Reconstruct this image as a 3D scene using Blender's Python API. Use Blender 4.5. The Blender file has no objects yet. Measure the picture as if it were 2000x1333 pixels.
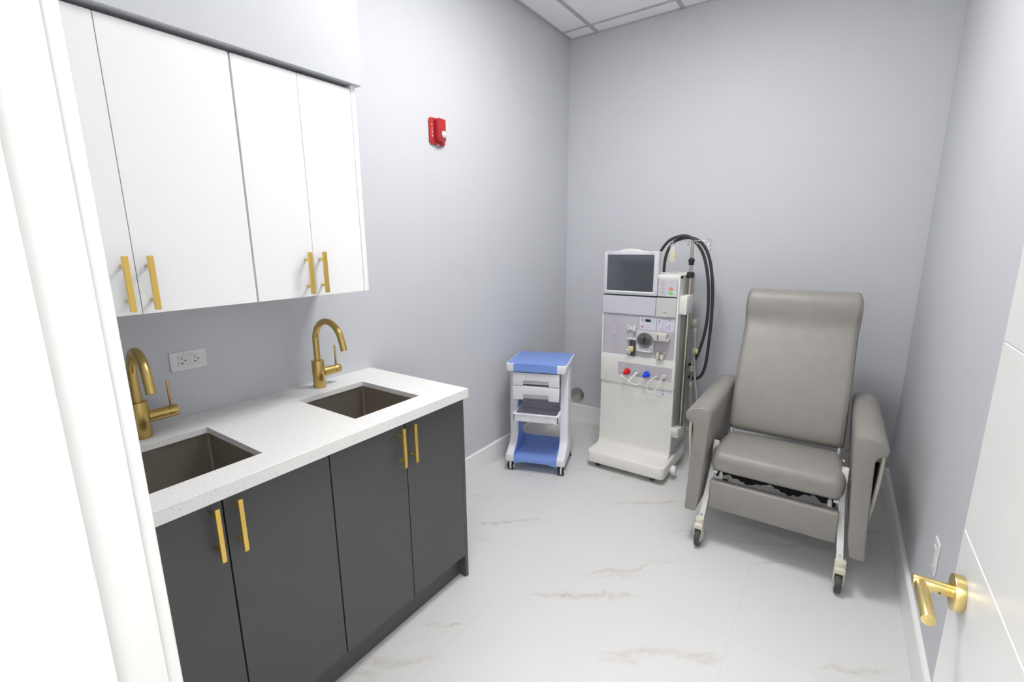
import bpy, bmesh, math, random
from mathutils import Vector, Matrix, Euler
R_ = math.radians
PI = math.pi
SC = bpy.context.scene
COL = SC.collection
random.seed(4)

# ------------------------------------------------------------------ materials
def mat(name, col, rough=0.5, metal=0.0, spec=0.5, noise=0.0, nscale=40.0, bump=0.0, bscale=200.0,
        emit=None, estr=0.0, alpha=1.0, trans=0.0, coat=0.0, stretch=None, ior=1.45):
    m = bpy.data.materials.new(name); m.use_nodes = True
    nt = m.node_tree; b = nt.nodes['Principled BSDF']
    b.inputs['Base Color'].default_value = (*col, 1)
    b.inputs['Roughness'].default_value = rough
    b.inputs['Metallic'].default_value = metal
    b.inputs['Specular IOR Level'].default_value = spec
    b.inputs['IOR'].default_value = ior
    b.inputs['Coat Weight'].default_value = coat
    b.inputs['Alpha'].default_value = alpha
    b.inputs['Transmission Weight'].default_value = trans
    if emit:
        b.inputs['Emission Color'].default_value = (*emit, 1)
        b.inputs['Emission Strength'].default_value = estr
    tc = nt.nodes.new('ShaderNodeTexCoord')
    vec = tc.outputs['Object']
    if stretch:
        mp = nt.nodes.new('ShaderNodeMapping'); mp.inputs['Scale'].default_value = stretch
        nt.links.new(vec, mp.inputs['Vector']); vec = mp.outputs['Vector']
    if noise > 0:
        n = nt.nodes.new('ShaderNodeTexNoise'); n.inputs['Scale'].default_value = nscale
        n.inputs['Detail'].default_value = 4
        nt.links.new(vec, n.inputs['Vector'])
        mx = nt.nodes.new('ShaderNodeMix'); mx.data_type = 'RGBA'
        mx.inputs[6].default_value = (*[c * (1 - noise) for c in col], 1)
        mx.inputs[7].default_value = (*[min(1, c * (1 + noise)) for c in col], 1)
        nt.links.new(n.outputs['Fac'], mx.inputs[0])
        nt.links.new(mx.outputs[2], b.inputs['Base Color'])
    if bump > 0:
        n2 = nt.nodes.new('ShaderNodeTexNoise'); n2.inputs['Scale'].default_value = bscale
        n2.inputs['Detail'].default_value = 3
        nt.links.new(vec, n2.inputs['Vector'])
        bp = nt.nodes.new('ShaderNodeBump'); bp.inputs['Strength'].default_value = bump
        bp.inputs['Distance'].default_value = 0.002
        nt.links.new(n2.outputs['Fac'], bp.inputs['Height'])
        nt.links.new(bp.outputs['Normal'], b.inputs['Normal'])
    return m

M = {}
M['wall'] = mat('grey lavender wall paint', (0.590, 0.602, 0.632), 0.55, noise=0.012, nscale=6, bump=0.12, bscale=420, spec=0.35)
M['hall'] = mat('white hall paint', (0.8, 0.8, 0.8), 0.6)
M['trim'] = mat('white satin trim paint', (0.86, 0.86, 0.85), 0.35, noise=0.01, nscale=8)
M['door'] = mat('white satin door paint', (0.82, 0.82, 0.805), 0.33, noise=0.008, nscale=5)
M['tile'] = mat('acoustic ceiling tile', (0.93, 0.925, 0.91), 0.9, noise=0.02, nscale=60, bump=0.3, bscale=350, spec=0.1)
M['tbar'] = mat('ceiling grid enamel', (0.50, 0.49, 0.49), 0.5)
M['panel_frame'] = mat('light panel frame', (0.8, 0.8, 0.8), 0.4)
M['cab_white'] = mat('white laminate', (0.915, 0.916, 0.918), 0.32, noise=0.006, nscale=5)
M['cab_white_edge'] = mat('white laminate edge', (0.80, 0.80, 0.79), 0.4)
M['cab_dark'] = mat('charcoal laminate', (0.082, 0.082, 0.083), 0.42, noise=0.06, nscale=350, bump=0.04, bscale=600)
M['cab_inner'] = mat('dark cabinet gap', (0.02, 0.02, 0.02), 0.7)
M['brass'] = mat('brushed brass bar', (0.80, 0.56, 0.15), 0.36, metal=0.9, noise=0.08, nscale=60, stretch=(30, 30, 1))
M['brass_faucet'] = mat('brushed bronze gold', (0.60, 0.43, 0.15), 0.30, metal=1.0, noise=0.08, nscale=60, stretch=(20, 20, 2))
M['brass_pale'] = mat('pale satin brass', (0.76, 0.61, 0.27), 0.31, metal=1.0, noise=0.04, nscale=80, stretch=(2, 30, 30))
M['steel_sink'] = mat('dark brushed steel', (0.44, 0.40, 0.35), 0.34, metal=0.85, noise=0.12, nscale=70, stretch=(2, 2, 25))
M['steel_lip'] = mat('bright steel weld', (0.62, 0.60, 0.57), 0.25, metal=1.0)
M['steel'] = mat('polished steel', (0.56, 0.54, 0.51), 0.2, metal=1.0)
M['steel_pole'] = mat('brushed steel pole', (0.52, 0.48, 0.43), 0.25, metal=1.0)
M['chrome'] = mat('chrome wire', (0.75, 0.75, 0.74), 0.15, metal=1.0)
M['black'] = mat('black plastic', (0.02, 0.02, 0.021), 0.4)
M['rubber'] = mat('dark grey rubber', (0.055, 0.057, 0.062), 0.55)
M['hose'] = mat('black rubber hose', (0.042, 0.042, 0.046), 0.42)
M['red'] = mat('red plastic', (0.43, 0.022, 0.026), 0.35)
M['red_conn'] = mat('bright red connector', (0.62, 0.01, 0.012), 0.35)
M['blue_conn'] = mat('bright blue connector', (0.01, 0.07, 0.72), 0.35)
M['lens'] = mat('clear strobe lens', (0.62, 0.64, 0.65), 0.12, spec=0.9, noise=0.45, nscale=150)
M['ink_white'] = mat('white printed letters', (0.85, 0.83, 0.82), 0.5)
M['ink'] = mat('black print', (0.03, 0.03, 0.035), 0.5)
M['ink_purple'] = mat('violet print', (0.20, 0.17, 0.55), 0.5)
M['ink_red'] = mat('red print', (0.45, 0.12, 0.16), 0.5)
M['ink_blue'] = mat('blue print', (0.22, 0.28, 0.62), 0.5)
M['ink_grey'] = mat('grey print', (0.28, 0.27, 0.29), 0.5)
M['outlet'] = mat('white outlet plastic', (0.76, 0.76, 0.755), 0.35)
M['outlet_face'] = mat('ivory outlet plastic', (0.72, 0.72, 0.69), 0.35)
M['vinyl'] = mat('taupe vinyl', (0.285, 0.270, 0.250), 0.38, noise=0.09, nscale=14, bump=0.25, bscale=500, spec=0.45)
M['cream'] = mat('cream plastic', (0.66, 0.64, 0.53), 0.4, noise=0.03, nscale=20)
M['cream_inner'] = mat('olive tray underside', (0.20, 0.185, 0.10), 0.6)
M['enamel'] = mat('white enamel tube', (0.74, 0.74, 0.74), 0.3)
M['cloth_black'] = mat('black underside cloth', (0.008, 0.008, 0.008), 0.9)
M['mach_white'] = mat('warm white enamel', (0.735, 0.725, 0.69), 0.38, noise=0.012, nscale=10)
M['mach_base'] = mat('warm white base plastic', (0.78, 0.765, 0.735), 0.42, noise=0.02, nscale=9)
M['mach_side'] = mat('grey side enamel', (0.46, 0.46, 0.445), 0.35, noise=0.04, nscale=6)
M['mach_lilac'] = mat('pale lilac plastic', (0.545, 0.53, 0.58), 0.4)
M['mach_lilac_dark'] = mat('lilac overlay film', (0.485, 0.46, 0.505), 0.42)
M['mach_lilac_light'] = mat('light lilac overlay', (0.59, 0.575, 0.66), 0.42)
M['mach_grey'] = mat('light grey flap plastic', (0.54, 0.535, 0.54), 0.4)
M['bezel'] = mat('light monitor plastic', (0.60, 0.595, 0.63), 0.4)
M['screen'] = mat('dark glass screen', (0.055, 0.065, 0.080), 0.1, spec=1.0, coat=0.7)
M['btn_red'] = mat('salmon button', (0.80, 0.22, 0.17), 0.4)
M['btn_green'] = mat('green button', (0.15, 0.72, 0.08), 0.4)
M['lcd'] = mat('dark green display', (0.006, 0.055, 0.025), 0.2)
M['lcd_red'] = mat('dark red display', (0.10, 0.008, 0.008), 0.2)
M['pump_glass'] = mat('smoked pump cover', (0.16, 0.17, 0.165), 0.12, spec=0.9, noise=0.2, nscale=30)
M['pump_frame'] = mat('grey pump housing', (0.54, 0.54, 0.55), 0.35)
M['rotor'] = mat('rotor grey', (0.14, 0.145, 0.145), 0.3, metal=0.5)
M['smoke'] = mat('smoked plastic', (0.07, 0.075, 0.085), 0.3)
M['module'] = mat('white module plastic', (0.66, 0.66, 0.65), 0.35)
M['module_cream'] = mat('cream module plastic', (0.60, 0.565, 0.48), 0.4)
M['yellowed'] = mat('yellowed clip plastic', (0.62, 0.56, 0.30), 0.4)
M['tube'] = mat('translucent white tubing', (0.80, 0.80, 0.77), 0.3)
M['tube_cream'] = mat('cream hose', (0.50, 0.49, 0.43), 0.4)
M['cap_cream'] = mat('cream hose cap', (0.66, 0.63, 0.46), 0.4)
M['yellow_knob'] = mat('pale yellow knob', (0.72, 0.62, 0.28), 0.4)
M['filter'] = mat('grey filter body', (0.22, 0.22, 0.23), 0.25)
M['label'] = mat('white paper label', (0.68, 0.70, 0.745), 0.6)
M['cart_blue'] = mat('periwinkle blue plastic', (0.20, 0.325, 0.74), 0.38, noise=0.02, nscale=10)
M['groove_blue'] = mat('deep blue groove', (0.10, 0.17, 0.50), 0.5)
M['cart_white'] = mat('cool white plastic', (0.74, 0.745, 0.79), 0.35)
M['cart_inner'] = mat('grey lilac tray plastic', (0.56, 0.55, 0.61), 0.45)
M['cart_trim'] = mat('bright edge trim', (0.86, 0.87, 0.91), 0.35)
M['strip_yellow'] = mat('pale yellow strip', (0.66, 0.55, 0.28), 0.6)
M['film'] = mat('clear plastic film', (0.85, 0.86, 0.87), 0.15, alpha=0.22)
M['film_bag'] = mat('crumpled clear film', (0.85, 0.86, 0.88), 0.2, alpha=0.06)
M['satin_disc'] = mat('satin steel cover plate', (0.60, 0.585, 0.54), 0.22, metal=1.0, noise=0.05, nscale=30)
M['grout_gap'] = mat('dark joint', (0.05, 0.05, 0.05), 0.8)

def quartz():
    m = mat('white speckled quartz', (0.83, 0.825, 0.81), 0.28)
    nt = m.node_tree; b = nt.nodes['Principled BSDF']; L = nt.links
    tc = nt.nodes.new('ShaderNodeTexCoord')
    prev = None
    base = (0.83, 0.825, 0.81, 1)
    for sc, thr, col in ((420, 0.16, (0.68, 0.665, 0.64, 1)), (300, 0.03, (0.50, 0.49, 0.48, 1)), (480, 0.16, (0.90, 0.90, 0.89, 1))):
        v = nt.nodes.new('ShaderNodeTexVoronoi'); v.inputs['Scale'].default_value = sc
        L.new(tc.outputs['Object'], v.inputs['Vector'])
        w = nt.nodes.new('ShaderNodeTexWhiteNoise'); L.new(v.outputs['Color'], w.inputs['Vector'])
        lt = nt.nodes.new('ShaderNodeMath'); lt.operation = 'LESS_THAN'; lt.inputs[1].default_value = thr
        L.new(w.outputs['Value'], lt.inputs[0])
        d = nt.nodes.new('ShaderNodeMath'); d.operation = 'LESS_THAN'; d.inputs[1].default_value = 0.42
        L.new(v.outputs['Distance'], d.inputs[0])
        mu = nt.nodes.new('ShaderNodeMath'); mu.operation = 'MULTIPLY'
        L.new(lt.outputs[0], mu.inputs[0]); L.new(d.outputs[0], mu.inputs[1])
        mx = nt.nodes.new('ShaderNodeMix'); mx.data_type = 'RGBA'
        mx.inputs[6].default_value = base; mx.inputs[7].default_value = col
        if prev: L.new(prev, mx.inputs[6])
        L.new(mu.outputs[0], mx.inputs[0]); prev = mx.outputs[2]
    L.new(prev, b.inputs['Base Color'])
    return m
M['quartz'] = quartz()

def marble_floor():
    m = mat('white veined marble tile', (0.80, 0.795, 0.785), 0.24, spec=0.45)
    nt = m.node_tree; b = nt.nodes['Principled BSDF']; L = nt.links
    def nd(t, **k):
        n = nt.nodes.new(t)
        for a, v in k.items(): setattr(n, a, v)
        return n
    # node group: one vein (soft spindle in its own frame)
    g = bpy.data.node_groups.new('vein', 'ShaderNodeTree')
    for nm, ty in (('Vector', 'NodeSocketVector'), ('Center', 'NodeSocketVector'), ('Angle', 'NodeSocketFloat'),
                   ('HalfLength', 'NodeSocketFloat'), ('Width', 'NodeSocketFloat'), ('Strength', 'NodeSocketFloat')):
        g.interface.new_socket(name=nm, in_out='INPUT', socket_type=ty)
    g.interface.new_socket(name='Mask', in_out='OUTPUT', socket_type='NodeSocketFloat')
    gi = g.nodes.new('NodeGroupInput'); go = g.nodes.new('NodeGroupOutput')
    def gm(op, a, bb=None):
        n = g.nodes.new('ShaderNodeMath'); n.operation = op; n.use_clamp = False
        for i, x in enumerate((a, bb)):
            if x is None: continue
            if isinstance(x, (int, float)): n.inputs[i].default_value = x
            else: g.links.new(x, n.inputs[i])
        return n.outputs[0]
    sub = g.nodes.new('ShaderNodeVectorMath'); sub.operation = 'SUBTRACT'
    g.links.new(gi.outputs['Vector'], sub.inputs[0]); g.links.new(gi.outputs['Center'], sub.inputs[1])
    rot = g.nodes.new('ShaderNodeVectorRotate'); rot.rotation_type = 'Z_AXIS'
    g.links.new(sub.outputs[0], rot.inputs['Vector'])
    neg = gm('MULTIPLY', gi.outputs['Angle'], -1.0); g.links.new(neg, rot.inputs['Angle'])
    sp = g.nodes.new('ShaderNodeSeparateXYZ'); g.links.new(rot.outputs[0], sp.inputs[0])
    u = gm('DIVIDE', gm('ABSOLUTE', sp.outputs['X']), gi.outputs['HalfLength'])
    tl = gm('MAXIMUM', gm('SUBTRACT', 1.0, gm('MULTIPLY', u, u)), 0.0)
    v = gm('DIVIDE', gm('ABSOLUTE', sp.outputs['Y']), gm('ADD', gm('MULTIPLY', gi.outputs['Width'], gm('ADD', 0.25, tl)), 0.0004))
    core = gm('MAXIMUM', gm('SUBTRACT', 1.0, v), 0.0)
    core = gm('POWER', core, 1.6)
    msk = gm('MULTIPLY', gm('MULTIPLY', core, gm('POWER', tl, 0.6)), gi.outputs['Strength'])
    g.links.new(msk, go.inputs['Mask'])
    tc = nd('ShaderNodeTexCoord')
    n1 = nd('ShaderNodeTexNoise'); n1.inputs['Scale'].default_value = 7; n1.inputs['Detail'].default_value = 5; n1.inputs['Roughness'].default_value = 0.62
    L.new(tc.outputs['Object'], n1.inputs['Vector'])
    s1 = nd('ShaderNodeVectorMath', operation='SUBTRACT'); s1.inputs[1].default_value = (0.5, 0.5, 0.5); L.new(n1.outputs['Color'], s1.inputs[0])
    s2 = nd('ShaderNodeVectorMath', operation='SCALE'); s2.inputs['Scale'].default_value = 0.16; L.new(s1.outputs[0], s2.inputs[0])
    ad = nd('ShaderNodeVectorMath', operation='ADD'); L.new(tc.outputs['Object'], ad.inputs[0]); L.new(s2.outputs[0], ad.inputs[1])
    veins = [((0.164, -1.516), (0.285, -1.392), .014, .5), ((0.333, -1.718), (0.696, -1.469), .016, .8), ((0.42, -1.822), (0.585, -1.752), .010, .35),
             ((0.887, -1.107), (1.288, -0.837), .016, .75), ((1.259, -1.186), (1.47, -1.04), .014, .6), ((1.048, -1.739), (1.303, -1.49), .016, .8),
             ((1.085, -1.745), (1.28, -1.56), .022, .35), ((1.234, -1.506), (1.428, -1.375), .010, .5), ((0.883, -2.008), (1.306, -1.74), .022, .8),
             ((0.96, -1.96), (1.10, -1.86), .035, .35), ((0.656, -2.365), (0.788, -2.261), .010, .8), ((1.265, -2.091), (1.677, -1.838), .020, .55),
             ((1.28, -2.12), (1.42, -2.02), .026, .40), ((1.54, -1.95), (1.677, -1.862), .020, .40), ((1.945, -1.72), (2.2, -1.57), .020, .6),
             ((0.573, -2.635), (0.79, -2.46), .026, .6), ((0.56, -2.70), (0.68, -2.62), .022, .45), ((0.146, -1.204), (0.421, -0.934), .012, .45), ((0.486, -0.908), (0.665, -0.727), .012, .4),
             ((0.794, -0.812), (0.86, -0.745), .014, .7), ((1.69, -1.235), (1.824, -1.107), .010, .8), ((1.55, -1.10), (2.025, -0.84), .018, .6),
             ((2.10, -0.67), (2.248, -0.508), .014, .7), ((0.10, -0.19), (0.40, -0.06), .012, .6), ((2.117, -0.452), (2.238, -0.309), .012, .5),
             ((1.3, -3.0), (1.75, -2.72), .018, .6), ((1.85, -2.5), (2.1, -2.3), .016, .5), ((0.75, -3.2), (1.0, -3.0), .018, .6)]
    tot = None
    # the distortion has zero mean, so the centres stay where the photo has them
    for a, c, w, s in veins:
        gn = nd('ShaderNodeGroup'); gn.node_tree = g
        L.new(ad.outputs[0], gn.inputs['Vector'])
        gn.inputs['Center'].default_value = ((a[0] + c[0]) / 2, (a[1] + c[1]) / 2, 0)
        gn.inputs['Angle'].default_value = math.atan2(c[1] - a[1], c[0] - a[0])
        gn.inputs['HalfLength'].default_value = math.hypot(c[0] - a[0], c[1] - a[1]) / 2 * 1.08
        gn.inputs['Width'].default_value = w
        gn.inputs['Strength'].default_value = s
        if tot is None: tot = gn.outputs[0]
        else:
            mm = nd('ShaderNodeMath', operation='MAXIMUM'); L.new(tot, mm.inputs[0]); L.new(gn.outputs[0], mm.inputs[1]); tot = mm.outputs[0]
    n2 = nd('ShaderNodeTexNoise'); n2.inputs['Scale'].default_value = 38; n2.inputs['Detail'].default_value = 4
    L.new(ad.outputs[0], n2.inputs['Vector'])
    mr = nd('ShaderNodeMapRange'); mr.inputs[1].default_value = 0.32; mr.inputs[2].default_value = 0.68; mr.inputs[3].default_value = 0.25; mr.inputs[4].default_value = 1.15
    L.new(n2.outputs['Fac'], mr.inputs[0])
    vm = nd('ShaderNodeMath', operation='MULTIPLY'); vm.use_clamp = True; L.new(tot, vm.inputs[0]); L.new(mr.outputs[0], vm.inputs[1])
    n3 = nd('ShaderNodeTexNoise'); n3.inputs['Scale'].default_value = 12; L.new(tc.outputs['Object'], n3.inputs['Vector'])
    vc = nd('ShaderNodeMix', data_type='RGBA'); vc.inputs[6].default_value = (0.44, 0.41, 0.37, 1); vc.inputs[7].default_value = (0.51, 0.43, 0.31, 1)
    L.new(n3.outputs['Fac'], vc.inputs[0])
    n4 = nd('ShaderNodeTexNoise'); n4.inputs['Scale'].default_value = 1.6; n4.inputs['Detail'].default_value = 3; L.new(tc.outputs['Object'], n4.inputs['Vector'])
    bc = nd('ShaderNodeMix', data_type='RGBA'); bc.inputs[6].default_value = (0.648, 0.647, 0.642, 1); bc.inputs[7].default_value = (0.684, 0.682, 0.677, 1)
    L.new(n4.outputs['Fac'], bc.inputs[0])
    mx = nd('ShaderNodeMix', data_type='RGBA'); L.new(vm.outputs[0], mx.inputs[0]); L.new(bc.outputs[2], mx.inputs[6]); L.new(vc.outputs[2], mx.inputs[7])
    # tile joints
    sp = nd('ShaderNodeSeparateXYZ'); L.new(tc.outputs['Object'], sp.inputs[0])
    js = []
    for out, o0, p in ((sp.outputs['X'], 0.788, 0.889), (sp.outputs['Y'], -1.740, 0.905)):
        a = nd('ShaderNodeMath', operation='SUBTRACT'); L.new(out, a.inputs[0]); a.inputs[1].default_value = o0 - p / 2 + 8 * 0
        d = nd('ShaderNodeMath', operation='DIVIDE'); L.new(a.outputs[0], d.inputs[0]); d.inputs[1].default_value = p
        f = nd('ShaderNodeMath', operation='FRACT'); L.new(d.outputs[0], f.inputs[0])
        s = nd('ShaderNodeMath', operation='SUBTRACT'); L.new(f.outputs[0], s.inputs[0]); s.inputs[1].default_value = 0.5
        ab = nd('ShaderNodeMath', operation='ABSOLUTE'); L.new(s.outputs[0], ab.inputs[0])
        lt = nd('ShaderNodeMath', operation='LESS_THAN'); L.new(ab.outputs[0], lt.inputs[0]); lt.inputs[1].default_value = 0.0013
        js.append(lt.outputs[0])
    jm = nd('ShaderNodeMath', operation='MAXIMUM'); L.new(js[0], jm.inputs[0]); L.new(js[1], jm.inputs[1])
    jx = nd('ShaderNodeMix', data_type='RGBA'); L.new(jm.outputs[0], jx.inputs[0]); L.new(mx.outputs[2], jx.inputs[6]); jx.inputs[7].default_value = (0.625, 0.605, 0.56, 1)
    L.new(jx.outputs[2], b.inputs['Base Color'])
    return m
M['floor'] = marble_floor()

# ------------------------------------------------------------------ mesh builder
class MB:
    def __init__(s): s.v = []; s.f = []
    def _dump(s, bm):
        o = len(s.v); bm.verts.ensure_lookup_table(); bm.verts.index_update()
        s.v += [tuple(v.co) for v in bm.verts]
        s.f += [[o + v.index for v in f.verts] for f in bm.faces]
        bm.free(); return s
    def box(s, x0, x1, y0, y1, z0, z1, bev=0.0, seg=2, rot=None):
        bm = bmesh.new(); bmesh.ops.create_cube(bm, size=1)
        for v in bm.verts:
            v.co = Vector(((x0 + x1) / 2 + v.co.x * (x1 - x0), (y0 + y1) / 2 + v.co.y * (y1 - y0), (z0 + z1) / 2 + v.co.z * (z1 - z0)))
        if bev > 0: bmesh.ops.bevel(bm, geom=bm.edges[:], offset=bev, segments=seg, profile=0.5, affect='EDGES', clamp_overlap=True)
        if rot is not None:
            c, m3 = rot; bmesh.ops.rotate(bm, verts=bm.verts[:], cent=c, matrix=m3)
        return s._dump(bm)
    def rbox(s, x0, x1, y0, y1, z0, z1, rc, axis='z', bev=0.0, seg=5):
        """box with the four edges along one axis rounded by rc, the rest bevelled by bev"""
        bm = bmesh.new(); bmesh.ops.create_cube(bm, size=1)
        for v in bm.verts:
            v.co = Vector(((x0 + x1) / 2 + v.co.x * (x1 - x0), (y0 + y1) / 2 + v.co.y * (y1 - y0), (z0 + z1) / 2 + v.co.z * (z1 - z0)))
        k = 'xyz'.index(axis)
        es = [e for e in bm.edges if abs((e.verts[0].co - e.verts[1].co)[k]) > 1e-6]
        bmesh.ops.bevel(bm, geom=es, offset=rc, segments=seg, profile=0.5, affect='EDGES')
        if bev > 0:
            es = [e for e in bm.edges if len(e.link_faces) == 2 and e.calc_face_angle() > 1.2]
            bmesh.ops.bevel(bm, geom=es, offset=bev, segments=2, profile=0.5, affect='EDGES', clamp_overlap=True)
        return s._dump(bm)
    def cyl(s, p, q, r, r2=None, seg=24, bev=0.0):
        p = Vector(p); q = Vector(q); d = q - p; bm = bmesh.new()
        bmesh.ops.create_cone(bm, cap_ends=True, segments=seg, radius1=r, radius2=r if r2 is None else r2, depth=d.length)
        if bev > 0:
            es = [e for e in bm.edges if len(e.link_faces) == 2 and e.calc_face_angle() > 0.8]
            bmesh.ops.bevel(bm, geom=es, offset=bev, segments=2, profile=0.5, affect='EDGES', clamp_overlap=True)
        rot = d.to_track_quat('Z', 'Y').to_matrix().to_4x4()
        bmesh.ops.transform(bm, verts=bm.verts[:], matrix=Matrix.Translation((p + q) / 2) @ rot)
        return s._dump(bm)
    def sph(s, c, r, sx=1, sy=1, sz=1, seg=20):
        bm = bmesh.new(); bmesh.ops.create_uvsphere(bm, u_segments=seg, v_segments=seg // 2, radius=r)
        for v in bm.verts: v.co = Vector((c[0] + v.co.x * sx, c[1] + v.co.y * sy, c[2] + v.co.z * sz))
        return s._dump(bm)
    def tube(s, pts, r, seg=10, sub=6, smooth=True):
        P = [Vector(p) for p in pts]
        if smooth and len(P) > 2:
            Q = []
            for i in range(len(P) - 1):
                a = P[max(i - 1, 0)]; b = P[i]; c = P[i + 1]; d = P[min(i + 2, len(P) - 1)]
                for k in range(sub):
                    t = k / sub
                    Q.append(0.5 * ((2 * b) + (c - a) * t + (2 * a - 5 * b + 4 * c - d) * t * t + (3 * b - a - 3 * c + d) * t ** 3))
            Q.append(P[-1]); P = Q
        o = len(s.v); n = len(P); nrm = None
        for i, p in enumerate(P):
            t = (P[min(i + 1, n - 1)] - P[max(i - 1, 0)]).normalized()
            if nrm is None:
                nrm = t.orthogonal().normalized()
            else:
                nrm = (nrm - t * nrm.dot(t)).normalized()
            bn = t.cross(nrm)
            rr = r[i * (len(r) - 1) // max(n - 1, 1)] if isinstance(r, (list, tuple)) else r
            for k in range(seg):
                a = 2 * PI * k / seg
                s.v.append(tuple(p + (nrm * math.cos(a) + bn * math.sin(a)) * rr))
        for i in range(n - 1):
            for k in range(seg):
                k2 = (k + 1) % seg
                s.f.append([o + i * seg + k, o + i * seg + k2, o + (i + 1) * seg + k2, o + (i + 1) * seg + k])
        s.f.append([o + k for k in range(seg)][::-1]); s.f.append([o + (n - 1) * seg + k for k in range(seg)])
        return s
    def loft(s, rings, cap=True):
        o = len(s.v); n = len(rings[0])
        for r in rings: s.v += [tuple(p) for p in r]
        for i in range(len(rings) - 1):
            for k in range(n):
                k2 = (k + 1) % n
                s.f.append([o + i * n + k, o + i * n + k2, o + (i + 1) * n + k2, o + (i + 1) * n + k])
        if cap:
            s.f.append([o + k for k in range(n)][::-1]); s.f.append([o + (len(rings) - 1) * n + k for k in range(n)])
        return s
    def prism(s, poly, a0, a1, axis='x', bev=0.0, seg=2):
        """polygon in the other two axes (in xyz order), extruded along axis from a0 to a1"""
        bm = bmesh.new()
        def mk(a, p):
            return {'x': (a, p[0], p[1]), 'y': (p[0], a, p[1]), 'z': (p[0], p[1], a)}[axis]
        A = [bm.verts.new(mk(a0, p)) for p in poly]; B = [bm.verts.new(mk(a1, p)) for p in poly]
        n = len(poly)
        bm.faces.new(A); bm.faces.new(B[::-1])
        for i in range(n): bm.faces.new([A[i], B[i], B[(i + 1) % n], A[(i + 1) % n]])
        bmesh.ops.recalc_face_normals(bm, faces=bm.faces[:])
        if bev > 0:
            es = [e for e in bm.edges if len(e.link_faces) == 2 and e.calc_face_angle() > 0.9]
            bmesh.ops.bevel(bm, geom=es, offset=bev, segments=seg, profile=0.5, affect='EDGES', clamp_overlap=True)
        return s._dump(bm)
    def quad(s, *pts):
        o = len(s.v); s.v += [tuple(p) for p in pts]; s.f.append(list(range(o, o + len(pts)))); return s
    def build(s, name, m, parent=None, local=False, smooth=True, angle=35):
        org = Vector((0, 0, 0)) if (local or parent is None) else ORG.get(parent, Vector((0, 0, 0)))
        me = bpy.data.meshes.new(name)
        me.from_pydata([tuple(Vector(v) - org) for v in s.v], [], s.f)
        bm = bmesh.new(); bm.from_mesh(me); bmesh.ops.recalc_face_normals(bm, faces=bm.faces[:]); bm.to_mesh(me); bm.free()
        if smooth:
            me.polygons.foreach_set('use_smooth', [True] * len(me.polygons))
            me.set_sharp_from_angle(angle=R_(angle))
        me.materials.append(M[m] if isinstance(m, str) else m)
        o = bpy.data.objects.new(name, me); COL.objects.link(o)
        if parent is not None: o.parent = parent
        ORG[o] = org
        return o
ORG = {}

def tag(o, label=None, cat=None, group=None, kind=None):
    if label: o['label'] = label
    if cat: o['category'] = cat
    if group: o['group'] = group
    if kind: o['kind'] = kind
    return o
def thing(name, label, cat, loc=(0, 0, 0), rz=0.0, group=None):
    o = bpy.data.objects.new(name, None); o.empty_display_size = 0.1; COL.objects.link(o)
    o.location = loc; o.rotation_euler = (0, 0, rz); ORG[o] = Vector(loc)
    return tag(o, label, cat, group)
def struct(o): o['kind'] = 'structure'; return o
def copy_tree(o, parent=None):
    c = o.copy(); COL.objects.link(c)
    if parent is not None: c.parent = parent
    for ch in list(o.children): copy_tree(ch, c)
    return c
def text_mesh(body, size, name, m, parent, loc, rot, extrude=0.0004, align='CENTER', spacing=1.0, line=1.0):
    cu = bpy.data.curves.new(name, 'FONT'); cu.body = body; cu.size = size; cu.extrude = extrude
    cu.align_x = align; cu.align_y = 'CENTER'; cu.space_line = line; cu.space_character = spacing
    t = bpy.data.objects.new(name + '_t', cu); COL.objects.link(t)
    dg = bpy.context.evaluated_depsgraph_get()
    me = bpy.data.meshes.new_from_object(t.evaluated_get(dg))
    bpy.data.objects.remove(t); bpy.data.curves.remove(cu)
    mt = Matrix.Translation(loc) @ Euler(rot).to_matrix().to_4x4()
    org = ORG.get(parent, Vector((0, 0, 0))) if parent else Vector((0, 0, 0))
    me.transform(Matrix.Translation(-org) @ mt)
    me.name = name
    me.materials.clear(); me.materials.append(M[m])
    o = bpy.data.objects.new(name, me); COL.objects.link(o)
    if parent: o.parent = parent
    ORG[o] = org
    return o

# ------------------------------------------------------------------ dimensions (metres)
W, H = 2.253, 3.0175
YF, YH = -3.331, -3.464          # room face and hall face of the front wall
JX0, JX1 = 1.20, 2.118           # door opening
DH = 2.10
HALL_Y = -5.1

# ------------------------------------------------------------------ room shell
struct(MB().box(-0.9, 3.2, HALL_Y - 0.1, 0.1, -0.1, 0).build('floor', 'floor'))
struct(MB().box(-0.12, 0, YF, 0.12, 0, H + 0.1).build('wall_left', 'wall'))
struct(MB().box(0, W + 0.12, 0, 0.12, 0, H + 0.1).build('wall_back', 'wall'))
struct(MB().box(W, W + 0.12, YF, 0, 0, H + 0.1).build('wall_right', 'wall'))
wf = MB().box(-0.9, JX0 - 0.02, YH, YF, 0, H + 0.1).box(JX1 + 0.02, 3.2, YH, YF, 0, H + 0.1).box(JX0 - 0.02, JX1 + 0.02, YH, YF, DH + 0.02, H + 0.1)
struct(wf.build('wall_front', 'wall'))
struct(MB().box(0, 0.36, YF, -2.2668, 2.0847, H).build('wall_soffit', 'wall'))
struct(MB().box(-0.9, 3.2, HALL_Y - 0.12, HALL_Y, 0, 2.85).build('wall_hall', 'hall'))
struct(MB().box(-1.0, -0.9, HALL_Y, YF, 0, 2.85).build('wall_hall_left', 'hall'))
struct(MB().box(3.2, 3.3, HALL_Y, YF, 0, 2.85).build('wall_hall_right', 'hall'))
struct(MB().box(-0.9, 3.2, HALL_Y, YH, 2.75, 2.85).build('ceiling_hall', 'tile'))
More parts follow.
